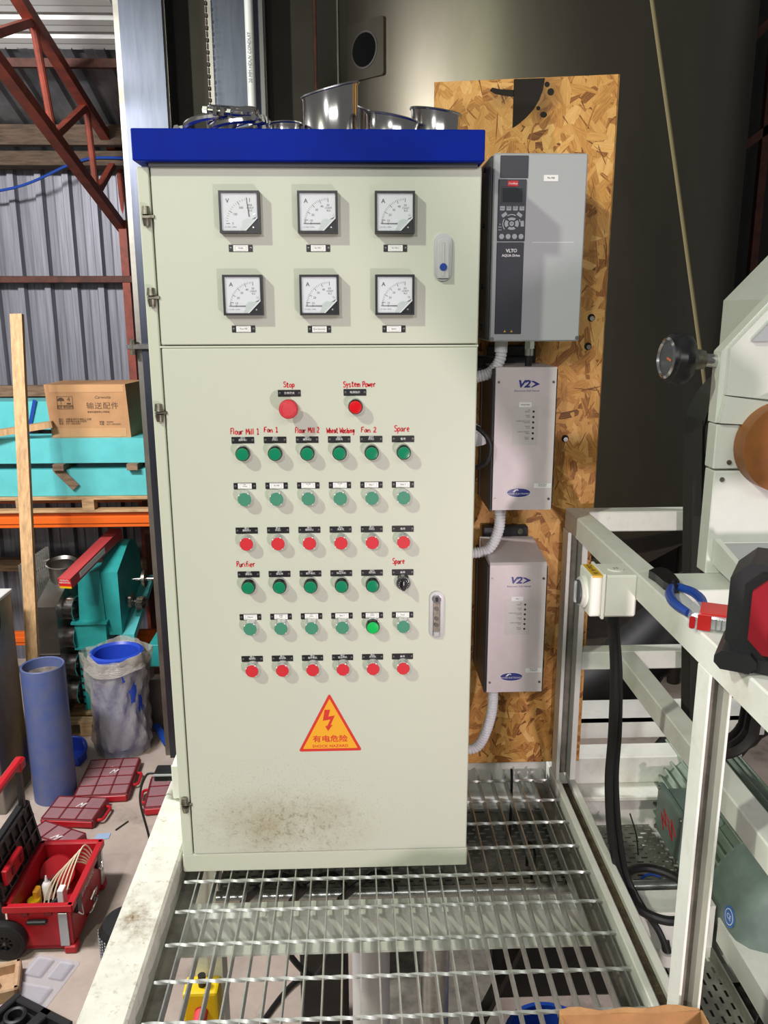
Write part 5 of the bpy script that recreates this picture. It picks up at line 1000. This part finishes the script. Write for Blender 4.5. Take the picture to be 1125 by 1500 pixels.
# --- teal bucket elevator head
t = thing('teal_machine', 'teal bucket elevator head with a round hood and a toothed shaft', 'machine', (-1.8, 5.1, FZ))
Fy = MX((0, 0, 0), (1, 0, 0), (0, 0, 1), (0, 1, 0))
MB().prism([(-1.945, -1.16), (-1.725, -1.16), (-1.745, -0.72), (-1.925, -0.74)], 4.88, 5.15, Fy).build('front_casing', 'teal_dark', t)
hp = [(5.9, -1.30), (4.90, -1.30), (4.90, -0.74), (5.10, -0.66)] + [(5.35 + 0.30*math.cos(a), -0.90 + 0.32*math.sin(a)) for a in [math.radians(115 - 13*k) for k in range(10)]]
MB().prism(hp, -1.76, -1.60, MX((0, 0, 0), (0, 1, 0), (0, 0, 1), (1, 0, 0))).build('hood', 'teal_dark', t)
MB().prism([(-1.99, -1.38), (-1.715, -1.38), (-1.715, -1.17), (-1.975, -1.17)], 4.84, 5.3, Fy).build('throat', 'teal_dark', t)
MB().box((-2.00, 4.82, -1.175), (-1.70, 5.32, -1.155)).box((-1.985, 4.82, -1.40), (-1.70, 5.30, -1.382)).build('flange', 'teal_dark', t)
MB().prism([(-1.955, -1.96), (-1.70, -1.96), (-1.70, -1.40), (-1.965, -1.40)], 4.84, 5.2, Fy).build('leg_casing', 'teal_dark', t)
for k in range(8): MB().cyl((-1.948, 4.842, -1.45-0.065*k), (-1.948, 4.832, -1.45-0.065*k), 0.010, n=8).build('flange_bolt', 'steel_dark', t)
MB().prism([(4.90, -1.30), (5.7, -1.02), (5.7, -1.08), (4.9, -1.38)], -1.62, -1.50, MX((0, 0, 0), (0, 1, 0), (0, 0, 1), (1, 0, 0))).build('bearing_bracket', 'teal', t)
MB().cyl((-1.62, 5.10, -1.05), (-1.44, 5.02, -1.06), 0.028, n=16).build('shaft', 'chrome', t, True)
MB().box((-1.57, 5.01, -1.10), (-1.53, 5.13, -1.0), 0.01).build('bearing', 'zinc', t)
for k in range(16):
    a = 2*PI*k/16; v_ = Vector((-0.09, 0.0, 0)); c_ = Vector((-1.452, 5.03, -1.06)); n1 = Vector((0.3, 0.95, 0)); q = c_ + (n1*math.cos(a) + Vector((0, 0, 1))*math.sin(a))*0.05
    MB().box((q.x-0.028, q.y-0.007, q.z-0.007), (q.x+0.028, q.y+0.007, q.z+0.007)).build('gear_tooth', 'zinc', t)
t = thing('shaft_flange', 'steel shaft with a round flange sticking out behind the elevator leg', 'shaft', (-1.42, 5.2, -0.9))
MB().cyl((-1.56, 5.2, -0.90), (-1.10, 5.2, -0.89), 0.018, n=12).build('rod', 'chrome', t, True); MB().cyl((-1.47, 5.2, -0.898), (-1.445, 5.2, -0.897), 0.075, n=24).build('disc', 'zinc', t, True); MB().cyl((-1.10, 5.2, -2.1), (-1.10, 5.2, -0.80), 0.03, n=10).build('stand', 'steel_dark', t)
o = MB().box((-1.40, 4.95, -1.62), (-1.22, 5.3, -1.42), 0.004).build('teal_casing', 'teal_dark'); tag(o, 'small teal steel casing on the scrap sheet by the elevator leg', 'casing')
t = thing('steel_sheet', 'dull folded steel sheet standing on the floor by the elevator leg', 'steel sheet', (-1.26, 4.7, FZ))
MB().box((-1.37, 4.68, FZ), (-1.24, 4.69, -1.62)).box((-1.24, 4.68, FZ), (-1.232, 5.3, -1.62)).box((-1.40, 4.94, -1.626), (-1.22, 5.32, -1.618)).build('sheet', 'stainless_dull', t)
# --- wrapped blue drum
t = thing('wrapped_drum', 'blue open pipe drum wrapped in cloudy plastic film', 'drum', (-1.52, 4.42, FZ))
dc = Vector((-1.515, 4.42, FZ)); 
MB().lathe([(0.19, 0.0), (0.205, 0.02), (0.21, 0.85), (0.185, 0.86), (0.17, 0.84), (0.165, 0.55), (0.0001, 0.55)], 48, dc).build('drum_pipe', 'drum_blue', t, True)
b = MB(); n = 72; H = 26; rn = random.Random(11)
ph = [rn.uniform(0, 6.28) for _ in range(8)]
for j in range(H+1):
    v = j/H; z = 0.005 + 0.86*v; base = 0.215 + 0.022*math.sin(PI*v) + 0.018*math.sin(7.5*v+1) + (0.03*(v-0.85)/0.15 if v > 0.85 else 0) - (0.02 if v < 0.1 else 0)
    for i in range(n):
        a = 2*PI*i/n; r_ = base + 0.010*math.sin(5*a + 9*v + ph[0]) + 0.008*math.sin(11*a - 14*v + ph[1]) + 0.006*math.sin(19*a + 25*v + ph[2]) + 0.014*math.sin(2*a + 5*v + ph[3])*(0.3+v)
        b.v.append((dc.x + max(r_, 0.207)*math.cos(a), dc.y + max(r_, 0.207)*math.sin(a), dc.z + z + 0.02*math.sin(3*a + ph[4])*v))
for j in range(H):
    for i in range(n): b.f.append((j*n+i, j*n+(i+1) % n, (j+1)*n+(i+1) % n, (j+1)*n+i))
b.build('plastic_film', 'film_wrap', t, True)
b = MB(); H = 5
for j in range(H+1):
    v = j/H
    for i in range(n):
        a = 2*PI*i/n; r_ = 0.262 - 0.065*v + 0.012*math.sin(4*a+ph[5]) + 0.006*math.sin(9*a); b.v.append((dc.x + r_*math.cos(a), dc.y + r_*math.sin(a), dc.z + 0.835 + 0.045*math.sin(PI*v) - 0.09*(1-v) + 0.02*math.sin(3*a+ph[4])))
for j in range(H):
    for i in range(n): b.f.append((j*n+i, j*n+(i+1) % n, (j+1)*n+(i+1) % n, (j+1)*n+i))
b.build('film_collar', 'film_wrap', t, True)
# --- blue pipe
t = thing('blue_pipe', 'tall dusty blue plastic pipe standing on end on the floor', 'pipe', (-1.835, 3.74, FZ))
MB().lathe([(0.150, 0.0), (0.150, 1.04), (0.146, 1.045), (0.135, 1.04), (0.135, 0.90)], 48, (-1.835, 3.74, FZ)).build('pipe_wall', 'pipe_blue', t, True)
MB().lathe([(0.0001, 0.94), (0.06, 0.93), (0.137, 0.97)], 40, (-1.835, 3.74, FZ)).build('dusty_filling', 'dust', t, True)
# --- dustpan and blue strip
t = thing('scoop', 'blue plastic dustpan lying on the floor behind the blue pipe', 'dustpan', (-1.80, 4.35, FZ))
b = MB(); pr_ = [(-0.02, 0.0), (0.16, 0.0), (0.19, 0.10), (0.13, 0.16), (-0.02, 0.18)]
b.prism([(-2.02, 4.17), (-1.79, 4.14), (-1.77, 4.26), (-1.84, 4.37), (-2.02, 4.38)], FZ, FZ+0.012); b.build('pan', 'drum_blue', t)
MB().tube(bez([(-1.79, 4.14, FZ+0.06), (-1.77, 4.26, FZ+0.09), (-1.84, 4.37, FZ+0.12), (-2.02, 4.38, FZ+0.13)], 8), 0.012, 8).build('pan_edge', 'drum_blue', t, True)
b = MB(); b.v = [(-1.79, 4.14, FZ), (-1.77, 4.26, FZ), (-1.84, 4.37, FZ), (-2.02, 4.38, FZ), (-1.79, 4.14, FZ+0.06), (-1.77, 4.26, FZ+0.09), (-1.84, 4.37, FZ+0.12), (-2.02, 4.38, FZ+0.13)]; b.f = [(0, 1, 5, 4), (1, 2, 6, 5), (2, 3, 7, 6)]
o = b.build('pan_wall', 'drum_blue', t); o.modifiers.new('s', 'SOLIDIFY').thickness = 0.006
o = MB().bar((-1.30, 4.62, FZ+0.10), (-1.16, 4.42, FZ+0.02), 0.06, 0.014).build('blue_strip', 'tool_blue'); tag(o, 'blue plastic strip on the floor at the foot of the elevator leg', 'strip')
# --- stainless cupboard at the edge
t = thing('steel_cupboard', 'white and stainless steel cupboard standing beside the blue pipe', 'cupboard', (-2.25, 3.7, FZ))
MB().box((-2.80, 3.50, FZ), (-2.105, 3.98, -0.575), 0.006).build('carcass', 'stainless_dull', t); MB().box((-2.81, 3.49, -0.59), (-2.095, 3.99, -0.565), 0.004).build('top', 'cabinet_white', t)
MB().box((-2.80, 3.485, FZ), (-2.16, 3.50, -0.95), 0.004).build('door', 'cabinet_white', t); MB().cyl((-2.13, 3.50, -0.92), (-2.13, 3.485, -0.92), 0.02, n=16).build('round_lock', 'chrome', t, True)
cable('thin black wire bent over the top of the steel cupboard', [(-2.20, 3.75, -0.555), (-2.10, 3.72, -0.555), (-2.08, 3.70, -0.70), (-2.085, 3.67, -0.78), (-2.088, 3.62, -0.72)], 0.007, name='wire', kw='wire')
# --- rolling tool box
t = thing('rolling_toolbox', 'open red rolling tool box with black lid and wheels on the concrete floor', 'tool box', (-1.4, 2.44, FZ))
x0, x1, y0, y1, z0, z1 = -1.535, -1.185, 2.16, 2.72, FZ+0.03, -1.79
m = MB(); w_ = 0.018
def wall_(a, b, h0, h1, w): m.bar((a[0], a[1], (h0+h1)/2), (b[0], b[1], (h0+h1)/2), w, h1-h0, bev=0.002)
for a, b in (((x0, y0+w_/2), (x1, y0+w_/2)), ((x0, y1-w_/2), (x1, y1-w_/2)), ((x0+w_/2, y0), (x0+w_/2, y1)), ((x1-w_/2, y0), (x1-w_/2, y1))): wall_(a, b, z0, z1, w_)
m.box((x0, y0, z0), (x1, y1, z0+0.02)); m.build('box_shell', 'case_red', t)
m = MB()
for a, b in (((x0-.012, y0-.004), (x1+.012, y0-.004)), ((x0-.012, y1+.004), (x1+.012, y1+.004)), ((x0-.004, y0-.012), (x0-.004, y1+.012)), ((x1+.004, y0-.012), (x1+.004, y1+.012))): wall_(a, b, z1-0.035, z1+0.004, 0.032)
m.build('rim', 'case_red', t)
for x in (x0+0.02, x1-0.02):
    for y in (y0+0.02, y1-0.02): MB().box((x-0.035, y-0.035, FZ), (x+0.035, y+0.035, FZ+0.05), 0.008).build('corner_foot', 'case_red', t)
MB().bar((x1-0.045, y0-0.006, z0+0.02), (x1-0.045, y0-0.006, z1-0.05), 0.05, 0.012, (0, 1, 0), 0.002).build('corner_strip', 'silver', t)
MB().bar((x1+0.006, y1-0.04, z0+0.02), (x1+0.006, y1-0.04, z1-0.03), 0.012, 0.05, (0, 1, 0), 0.002).build('corner_strip', 'silver', t)
MB().box((x0+0.11, y0-0.03, z1-0.11), (x0+0.22, y0, z1-0.085), 0.006).build('carry_handle', 'black_plastic', t)
for x in (x0+0.10, x0+0.23): MB().box((x-0.02, y0-0.018, z1-0.06), (x+0.02, y0, z1-0.005), 0.004).build('latch_lug', 'case_red_dark', t)
for y in (y0+0.08, y1-0.1):
    l_ = MB().box((x1, y-0.035, z1-0.10), (x1+0.022, y+0.035, z1-0.01), 0.005).build('side_latch', 'black_plastic', t); MB().tube(bez([(x1+0.02, y-0.03, z1-0.09), (x1+0.035, y, z1-0.13), (x1+0.02, y+0.03, z1-0.09)], 6), 0.004, 6).build('latch_bail', 'chrome', l_, True)
MB().tube(bez([(x1+0.004, y0+0.22, z0+0.03), (x1+0.03, y0+0.22, z0+0.06), (x1+0.03, y0+0.34, z0+0.06), (x1+0.004, y0+0.34, z0+0.03), (x1+0.03, y0+0.34, z0+0.13), (x1+0.03, y0+0.22, z0+0.13)], 6), 0.007, 8).build('side_handle', 'chrome', t, True)
text('side_print', 'Milwaukee', 0.085, MX((x1+0.001, y0+0.27, z0+0.21), (0, 1, 0), (0, 0, 1), (1, 0, 0)), 'ink_white', t, shear=0.5, wx=0.7)
for y in (y0-0.015, y1+0.015):
    w_o = MB().lathe([(0.045, -0.035), (0.095, -0.035), (0.108, -0.028), (0.112, 0.0), (0.108, 0.028), (0.095, 0.035), (0.045, 0.035), (0.045, -0.035)], 36, (x0-0.005, y-0.01, FZ+0.112), (0, 1, 0)).build('wheel', 'black_rubber', t, True)
    MB().cyl((x0-0.005, y-0.035, FZ+0.112), (x0-0.005, y+0.02, FZ+0.112), 0.02, n=16).build('wheel_hub', 'case_black', w_o, True); MB().cyl((x0-0.005, y-0.047, FZ+0.112), (x0-0.005, y-0.03, FZ+0.112), 0.009, n=10).build('axle_nut', 'zinc', w_o)
    for k in range(8): a = 2*PI*k/8; MB().bar((x0-0.005+0.018*math.cos(a), y-0.02, FZ+0.112+0.018*math.sin(a)), (x0-0.005+0.07*math.cos(a), y-0.02, FZ+0.112+0.07*math.sin(a)), 0.014, 0.03, (0, 1, 0)).build('wheel_spoke', 'case_black', w_o)
    MB().lathe([(0.062, -0.02), (0.095, -0.036), (0.095, 0.03), (0.062, 0.02), (0.062, -0.02)], 36, (x0-0.005, y-0.01, FZ+0.112), (0, 1, 0)).build('wheel_rim', 'case_black', w_o, True)
# lid standing open at the back edge
Lp = lambda u, v, d=0: Vector((x0-0.012 - 0.055*v - d*0.99, y0 - 0.02 + (y1-y0+0.04)*u, z1 + 0.005 + 0.30*v))
b = MB(); b.v = [Lp(0, 0), Lp(1, 0), Lp(1, 0.92), Lp(0.95, 1), Lp(0.05, 1), Lp(0, 0.92)]; b.v += [Lp(u, v, 0.035) for u, v in ((0, 0), (1, 0), (1, .92), (.95, 1), (.05, 1), (0, .92))]
b.f = [(0, 1, 2, 3, 4, 5), (11, 10, 9, 8, 7, 6)] + [(i, (i+1) % 6, 6+(i+1) % 6, 6+i) for i in range(6)]; ld_ = b.build('lid', 'case_black', t)
for k in range(7): u = 0.06 + 0.88*k/6; MB().bar(Lp(u, 0.05, -0.004), Lp(u, 0.95, -0.004), 0.014, 0.016, (1, 0, 0)).build('lid_rib', 'case_black', ld_)
for v in (0.08, 0.36, 0.64, 0.92): MB().bar(Lp(0.03, v, -0.004), Lp(0.97, v, -0.004), 0.014, 0.016, (1, 0, 0)).build('lid_rib', 'case_black', ld_)
rl = MB().bar(Lp(0.12, 0.42, -0.022), Lp(0.50, 0.42, -0.022), 0.035, 0.095, bev=0.006).build('lid_tool_holder', 'case_red', ld_)
for u in (0.22, 0.40): MB().bar(Lp(u, 0.42, -0.042), Lp(u+0.05, 0.42, -0.042), 0.01, 0.04).build('holder_slot', 'case_red_dark', rl)
for y in (y0+0.08, y1-0.06): MB().box((x0-0.085, y-0.015, z0+0.05), (x0-0.055, y+0.015, -1.21)).build('pull_rail', 'black_plastic', t)
MB().box((x0-0.095, y0+0.03, -1.23), (x0-0.045, y1-0.02, -1.185), 0.010).build('pull_grip', 'case_red', t)
MB().box((x0-0.10, y0+0.02, -1.26), (x0-0.04, y0+0.10, -1.19), 0.01).build('grip_corner', 'case_red', t); MB().box((x0-0.10, y1-0.09, -1.26), (x0-0.04, y1-0.01, -1.19), 0.01).build('grip_corner', 'case_red', t)
# contents of the box
o = MB().lathe([(0.028, 0), (0.028, 0.085), (0.020, 0.10), (0.012, 0.105), (0.004, 0.145), (0.0001, 0.145)], 20, (-1.42, 2.44, -1.96)).build('glue_bottle', 'label_white', None, True); tag(o, 'small white glue bottle with a pointed nozzle in the red tool box', 'bottle')
o = MB().box((-1.475, 2.36, -1.98), (-1.445, 2.42, -1.86), 0.006).build('yellow_tool', 'warn_orange'); tag(o, 'orange-yellow tool standing among black tools in the red tool box', 'tool')
o = MB().lathe([(0.0001, 0), (0.03, 0), (0.04, 0.03), (0.035, 0.05), (0.0001, 0.05)], 20, (-1.47, 2.36, -1.96)).build('tape_reel', 'estop_yellow', None, True); tag(o, 'yellow and black tape measure in the corner of the red tool box', 'tape measure')
for k, (x, y, r_) in enumerate(((-1.44, 2.34, 0.3), (-1.40, 2.29, -0.5), (-1.36, 2.36, 0.9), (-1.46, 2.46, 1.2))):
    t2 = thing('hand_tool', ('black handled driver lying in the front of the red tool box', 'black handled cutter lying across the front of the red tool box', 'black handled tool under the glue bottle in the tool box', 'black handled tool by the far side of the tape measure')[k], 'tool')
    MB().cyl((-0.06, 0, 0), (0.03, 0, 0), 0.016, 0.013, n=12).build('grip', 'case_black', t2, True); MB().cyl((0.03, 0, 0), (0.11, 0, 0), 0.004, n=8).build('shank', 'chrome', t2, True); place(t2, (x, y, -1.955 + 0.01*k), r_, 0, -0.25)
cl = thing('cable_coil', 'coil of cream coloured cable inside the red tool box', 'cable', (-1.36, 2.50, -1.9))
for k in range(6):
    e = 0.021*k; pts = [(-1.40+e, 2.33, -2.04), (-1.41+e, 2.36+e*0.5, -1.93), (-1.38+e, 2.43+e, -1.84+e*0.4), (-1.31+e*0.6, 2.52+e, -1.80+e*0.5), (-1.24+e*0.3, 2.58+e*0.6, -1.84), (-1.215, 2.60, -1.94), (-1.25, 2.56, -2.04)]
    MB().tube(bez(pts, 6), 0.0048, 6).build('cable_turn', 'cream_cable', cl, True)
o = MB().box((-1.335, 2.36, -2.0), (-1.30, 2.42, -1.86), 0.003).build('paper_roll', 'label_white'); tag(o, 'white paper packet between the cable loops in the tool box', 'packet')
o = MB().lathe([(0.0001, 0), (0.10, 0), (0.10, 0.04), (0.0001, 0.04)], 32, (-1.42, 2.63, -1.93), (0.1, -0.75, 0.35)).build('saw_disc_case', 'case_red'); tag(o, 'round red disc case leaning at the back inside the red tool box', 'case')
o = MB().lathe([(0.0001, 0), (0.02, 0), (0.02, 0.05), (0.0001, 0.05)], 16, (-1.345, 2.28, -1.97)).build('blue_cap', 'tool_blue', None, True); tag(o, 'small blue cap at the front of the red tool box', 'cap')  # a loose blue cap, built as a short cylinder
t2 = thing('drill_battery', 'black power tool battery lying among the tools in the red tool box', 'battery', (-1.38, 2.27, -2.04))
MB().box((-1.43, 2.22, -2.045), (-1.34, 2.30, -1.955), 0.010).build('battery_case', 'case_black', t2); MB().box((-1.415, 2.23, -1.957), (-1.355, 2.29, -1.94), 0.004).build('battery_rail', 'vfd_dark', t2)
t2 = thing('black_pouch', 'soft black tool pouch slumped in the corner of the red tool box', 'pouch', (-1.47, 2.50, -2.04))
MB().box((-1.51, 2.42, -2.045), (-1.42, 2.58, -1.93), 0.025, seg=3).build('pouch_body', 'cloth_black', t2, True); MB().box((-1.515, 2.43, -1.96), (-1.415, 2.57, -1.925), 0.012).build('pouch_flap', 'case_black', t2)
# --- organizers
def organizer(label, w, d, nx, ny, loc, rz, side=1):
    t = thing('parts_organizer', label, 'organizer', (0, 0, 0), 'red parts organizers on the floor')
    MB().box((-w/2, -d/2, 0), (w/2, d/2, 0.022), 0.006).build('tray', 'case_red', t)
    for sx in (-1, 1): MB().box((sx*w/2-0.012, -d/2, 0.015), (sx*w/2+0.012, d/2, 0.060), 0.004).build('side_wall', 'case_red_dark', t)
    for sy in (-1, 1): MB().box((-w/2, sy*d/2-0.010, 0.015), (w/2, sy*d/2+0.010, 0.058), 0.004).build('end_wall', 'case_red', t)
    MB().box((-w/2-0.006, -d/2-0.006, 0.060), (w/2+0.006, d/2+0.006, 0.068), 0.003).build('lid_pane', 'organizer_lid', t)
    rn = random.Random(len(label)*7)
    for i in range(nx):
        for j in range(ny):
            cx, cy = -w/2 + w*(i+.5)/nx, -d/2 + d*(j+.5)/ny
            MB().box((cx-w/nx*0.42, cy-d/ny*0.42, 0.022), (cx+w/nx*0.42, cy+d/ny*0.42, 0.052), 0.008).build('bin', rn.choice(('case_red', 'case_red_dark', 'case_red')), t)
            MB().box((cx-w/nx*0.28*rn.uniform(.6, 1), cy-d/ny*0.25, 0.05), (cx+w/nx*0.25*rn.uniform(.6, 1), cy+d/ny*0.22, 0.056), 0.003).build('bin_content', rn.choice(('silver', 'chrome', 'box_red_pale', 'label_white', 'silver')), t)
            MB().prism(rrect(w/nx*0.86, d/ny*0.86, 0.008, 2), 0.067, 0.0705, Matrix.Translation((cx, cy, 0))).build('lid_dome', 'organizer_lid', t)
    for k in range(nx+1): x = -w/2 + w*k/nx; MB().box((x-0.004, -d/2, 0.066), (x+0.004, d/2, 0.0715)).build('lid_rib', 'case_red_dark', t)
    for k in range(ny+1): y = -d/2 + d*k/ny; MB().box((-w/2, y-0.004, 0.066), (w/2, y+0.004, 0.0715)).build('lid_rib', 'case_red_dark', t)
    hx = side*w/2; MB().tube(bez([(hx, -0.085, 0.035), (hx+side*0.045, -0.07, 0.035), (hx+side*0.05, 0.0, 0.035), (hx+side*0.045, 0.07, 0.035), (hx, 0.085, 0.035)], 5), 0.011, 8).build('handle', 'case_red', t, True)
    text('lid_mark', 'M', 0.08, Matrix.Translation((0.02, d*0.12, 0.0718)), 'label_white', t, shear=0.6, wx=0.8)
    place(t, loc, rz)
organizer('largest red parts organizer with many bins lying on the concrete between pipe and drum', 0.37, 0.50, 3, 4, (-1.485, 3.87, FZ), 0.06)
organizer('half size red parts organizer lying next to the rolling tool box', 0.36, 0.27, 3, 2, (-1.60, 3.46, FZ), -0.10)
organizer('red parts organizer mostly hidden behind the open tool box', 0.36, 0.30, 3, 2, (-1.66, 3.10, FZ), -0.45)
organizer('red parts organizer half hidden behind the white side beam', 0.30, 0.40, 2, 3, (-0.98, 3.66, FZ), 0.10, -1)
# --- litter on the floor
o = MB().prism([(-0.05, -0.03), (0.05, -0.02), (0.06, 0.04), (-0.03, 0.05)], 0, 0.004).build('leaflet', 'leaf_blue'); place(o, (-1.345, 3.20, FZ+0.001), 0.2); tag(o, 'small pale blue leaflet on the floor beyond the tool box', 'paper')
o = MB().bar((-1.27, 3.28, FZ+0.006), (-1.21, 3.38, FZ+0.006), 0.008, 0.008).build('drill_bit', 'steel_dark'); tag(o, 'dark drill bit lying by the pale blue leaflet', 'drill bit')
t = thing('tool_tray', 'black plastic lift-out tray on the floor beside the red tool box', 'tray', (-1.13, 2.75, FZ))
m = MB(); m.box((-0.07, -0.19, 0), (0.07, 0.19, 0.012), 0.003); m.box((-0.07, -0.19, 0), (-0.06, 0.19, 0.05)); m.box((0.06, -0.19, 0), (0.07, 0.19, 0.05)); m.box((-0.07, 0.18, 0), (0.07, 0.19, 0.05)); m.box((-0.07, -0.19, 0), (0.07, -0.18, 0.05)); m.build('tray_shell', 'case_black', t)
MB().box((-0.02, -0.15, 0.012), (0.02, 0.12, 0.035), 0.004).build('divider', 'case_black', t); place(t, (-1.13, 2.78, FZ), -0.25)
t = thing('blister_tray', 'clear plastic blister tray lying flat on the floor in front of the tool box', 'plastic tray', (0, 0, 0))
MB().prism(rrect(0.27, 0.34, 0.02, 3), 0.0, 0.004).build('sheet', 'clear_plastic', t)
for x, y, w, h in ((-0.06, 0.08, 0.10, 0.13), (0.07, 0.08, 0.09, 0.12), (0.0, -0.09, 0.20, 0.11)): MB().box((x-w/2, y-h/2, 0.004), (x+w/2, y+h/2, 0.025), 0.008).build('dome', 'clear_plastic', t)
place(t, (-1.30, 1.95, FZ+0.001), -0.25)
t = thing('pulp_tray', 'moulded brown pulp packing tray at the edge of the floor', 'packing tray', (0, 0, 0))
m = MB(); m.box((-0.13, -0.11, 0), (0.13, 0.11, 0.015), 0.004)
for a in ((-0.13, -0.11, -0.10, 0.11), (0.10, -0.11, 0.13, 0.11), (-0.13, 0.08, 0.13, 0.11), (-0.13, -0.11, 0.13, -0.08)): m.box((a[0], a[1], 0), (a[2], a[3], 0.075), 0.008)
m.build('tray_shell', 'pulp', t); MB().cyl((0.0, 0.0, 0.01), (0.0, 0.0, 0.07), 0.035, 0.02, n=14).box((-0.07, -0.08, 0.01), (-0.04, 0.08, 0.06), 0.006).build('pocket', 'pulp', t); place(t, (-1.52, 1.90, FZ), 0.3)
t = thing('case_insert', 'black moulded plastic case insert on the floor beside the side beam', 'case insert', (0, 0, 0))
m = MB(); m.box((-0.20, -0.13, 0), (0.20, 0.13, 0.03), 0.006); m.box((-0.20, -0.13, 0.02), (-0.16, 0.13, 0.075), 0.006); m.box((0.0, -0.13, 0.02), (0.06, 0.13, 0.07), 0.006); m.box((0.12, -0.13, 0.02), (0.20, 0.0, 0.06), 0.01); m.box((-0.20, 0.09, 0.02), (0.20, 0.13, 0.07), 0.006); m.build('shell', 'case_black', t)
MB().lathe([(0.035, 0.03), (0.055, 0.03), (0.055, 0.08), (0.045, 0.085), (0.035, 0.08), (0.035, 0.03)], 28, (-0.08, 0.02, 0)).build('round_pocket', 'case_black', t, True); MB().box((0.13, -0.115, 0.055), (0.19, -0.02, 0.062)).build('pocket_lid', 'vfd_dark', t); place(t, (-1.25, 1.60, FZ), -0.5)
t = thing('floor_fan', 'dark grey round device with a perforated grille half hidden by the side beam', 'fan', (-0.86, 2.1, FZ))
MB().lathe([(0.0001, 0.0), (0.13, 0.0), (0.155, 0.05), (0.155, 0.20), (0.13, 0.245), (0.0001, 0.25)], 40, (-0.86, 2.10, FZ)).build('housing', 'case_black', t, True)
MB().box((-0.92, 1.97, FZ+0.20), (-0.86, 2.0, FZ+0.225), 0.004).build('badge', 'label_white', t)
for i in range(9):
    for j in range(9):
        a = math.radians(190 + i*9); z = 0.03 + j*0.018; p = Vector((-0.86 + 0.156*math.cos(a), 2.10 + 0.156*math.sin(a), FZ+0.035+z)); MB().cyl(p, p + Vector((math.cos(a), math.sin(a), 0))*0.002, 0.006, n=6).build('grille_dot', 'vfd_grey', t)
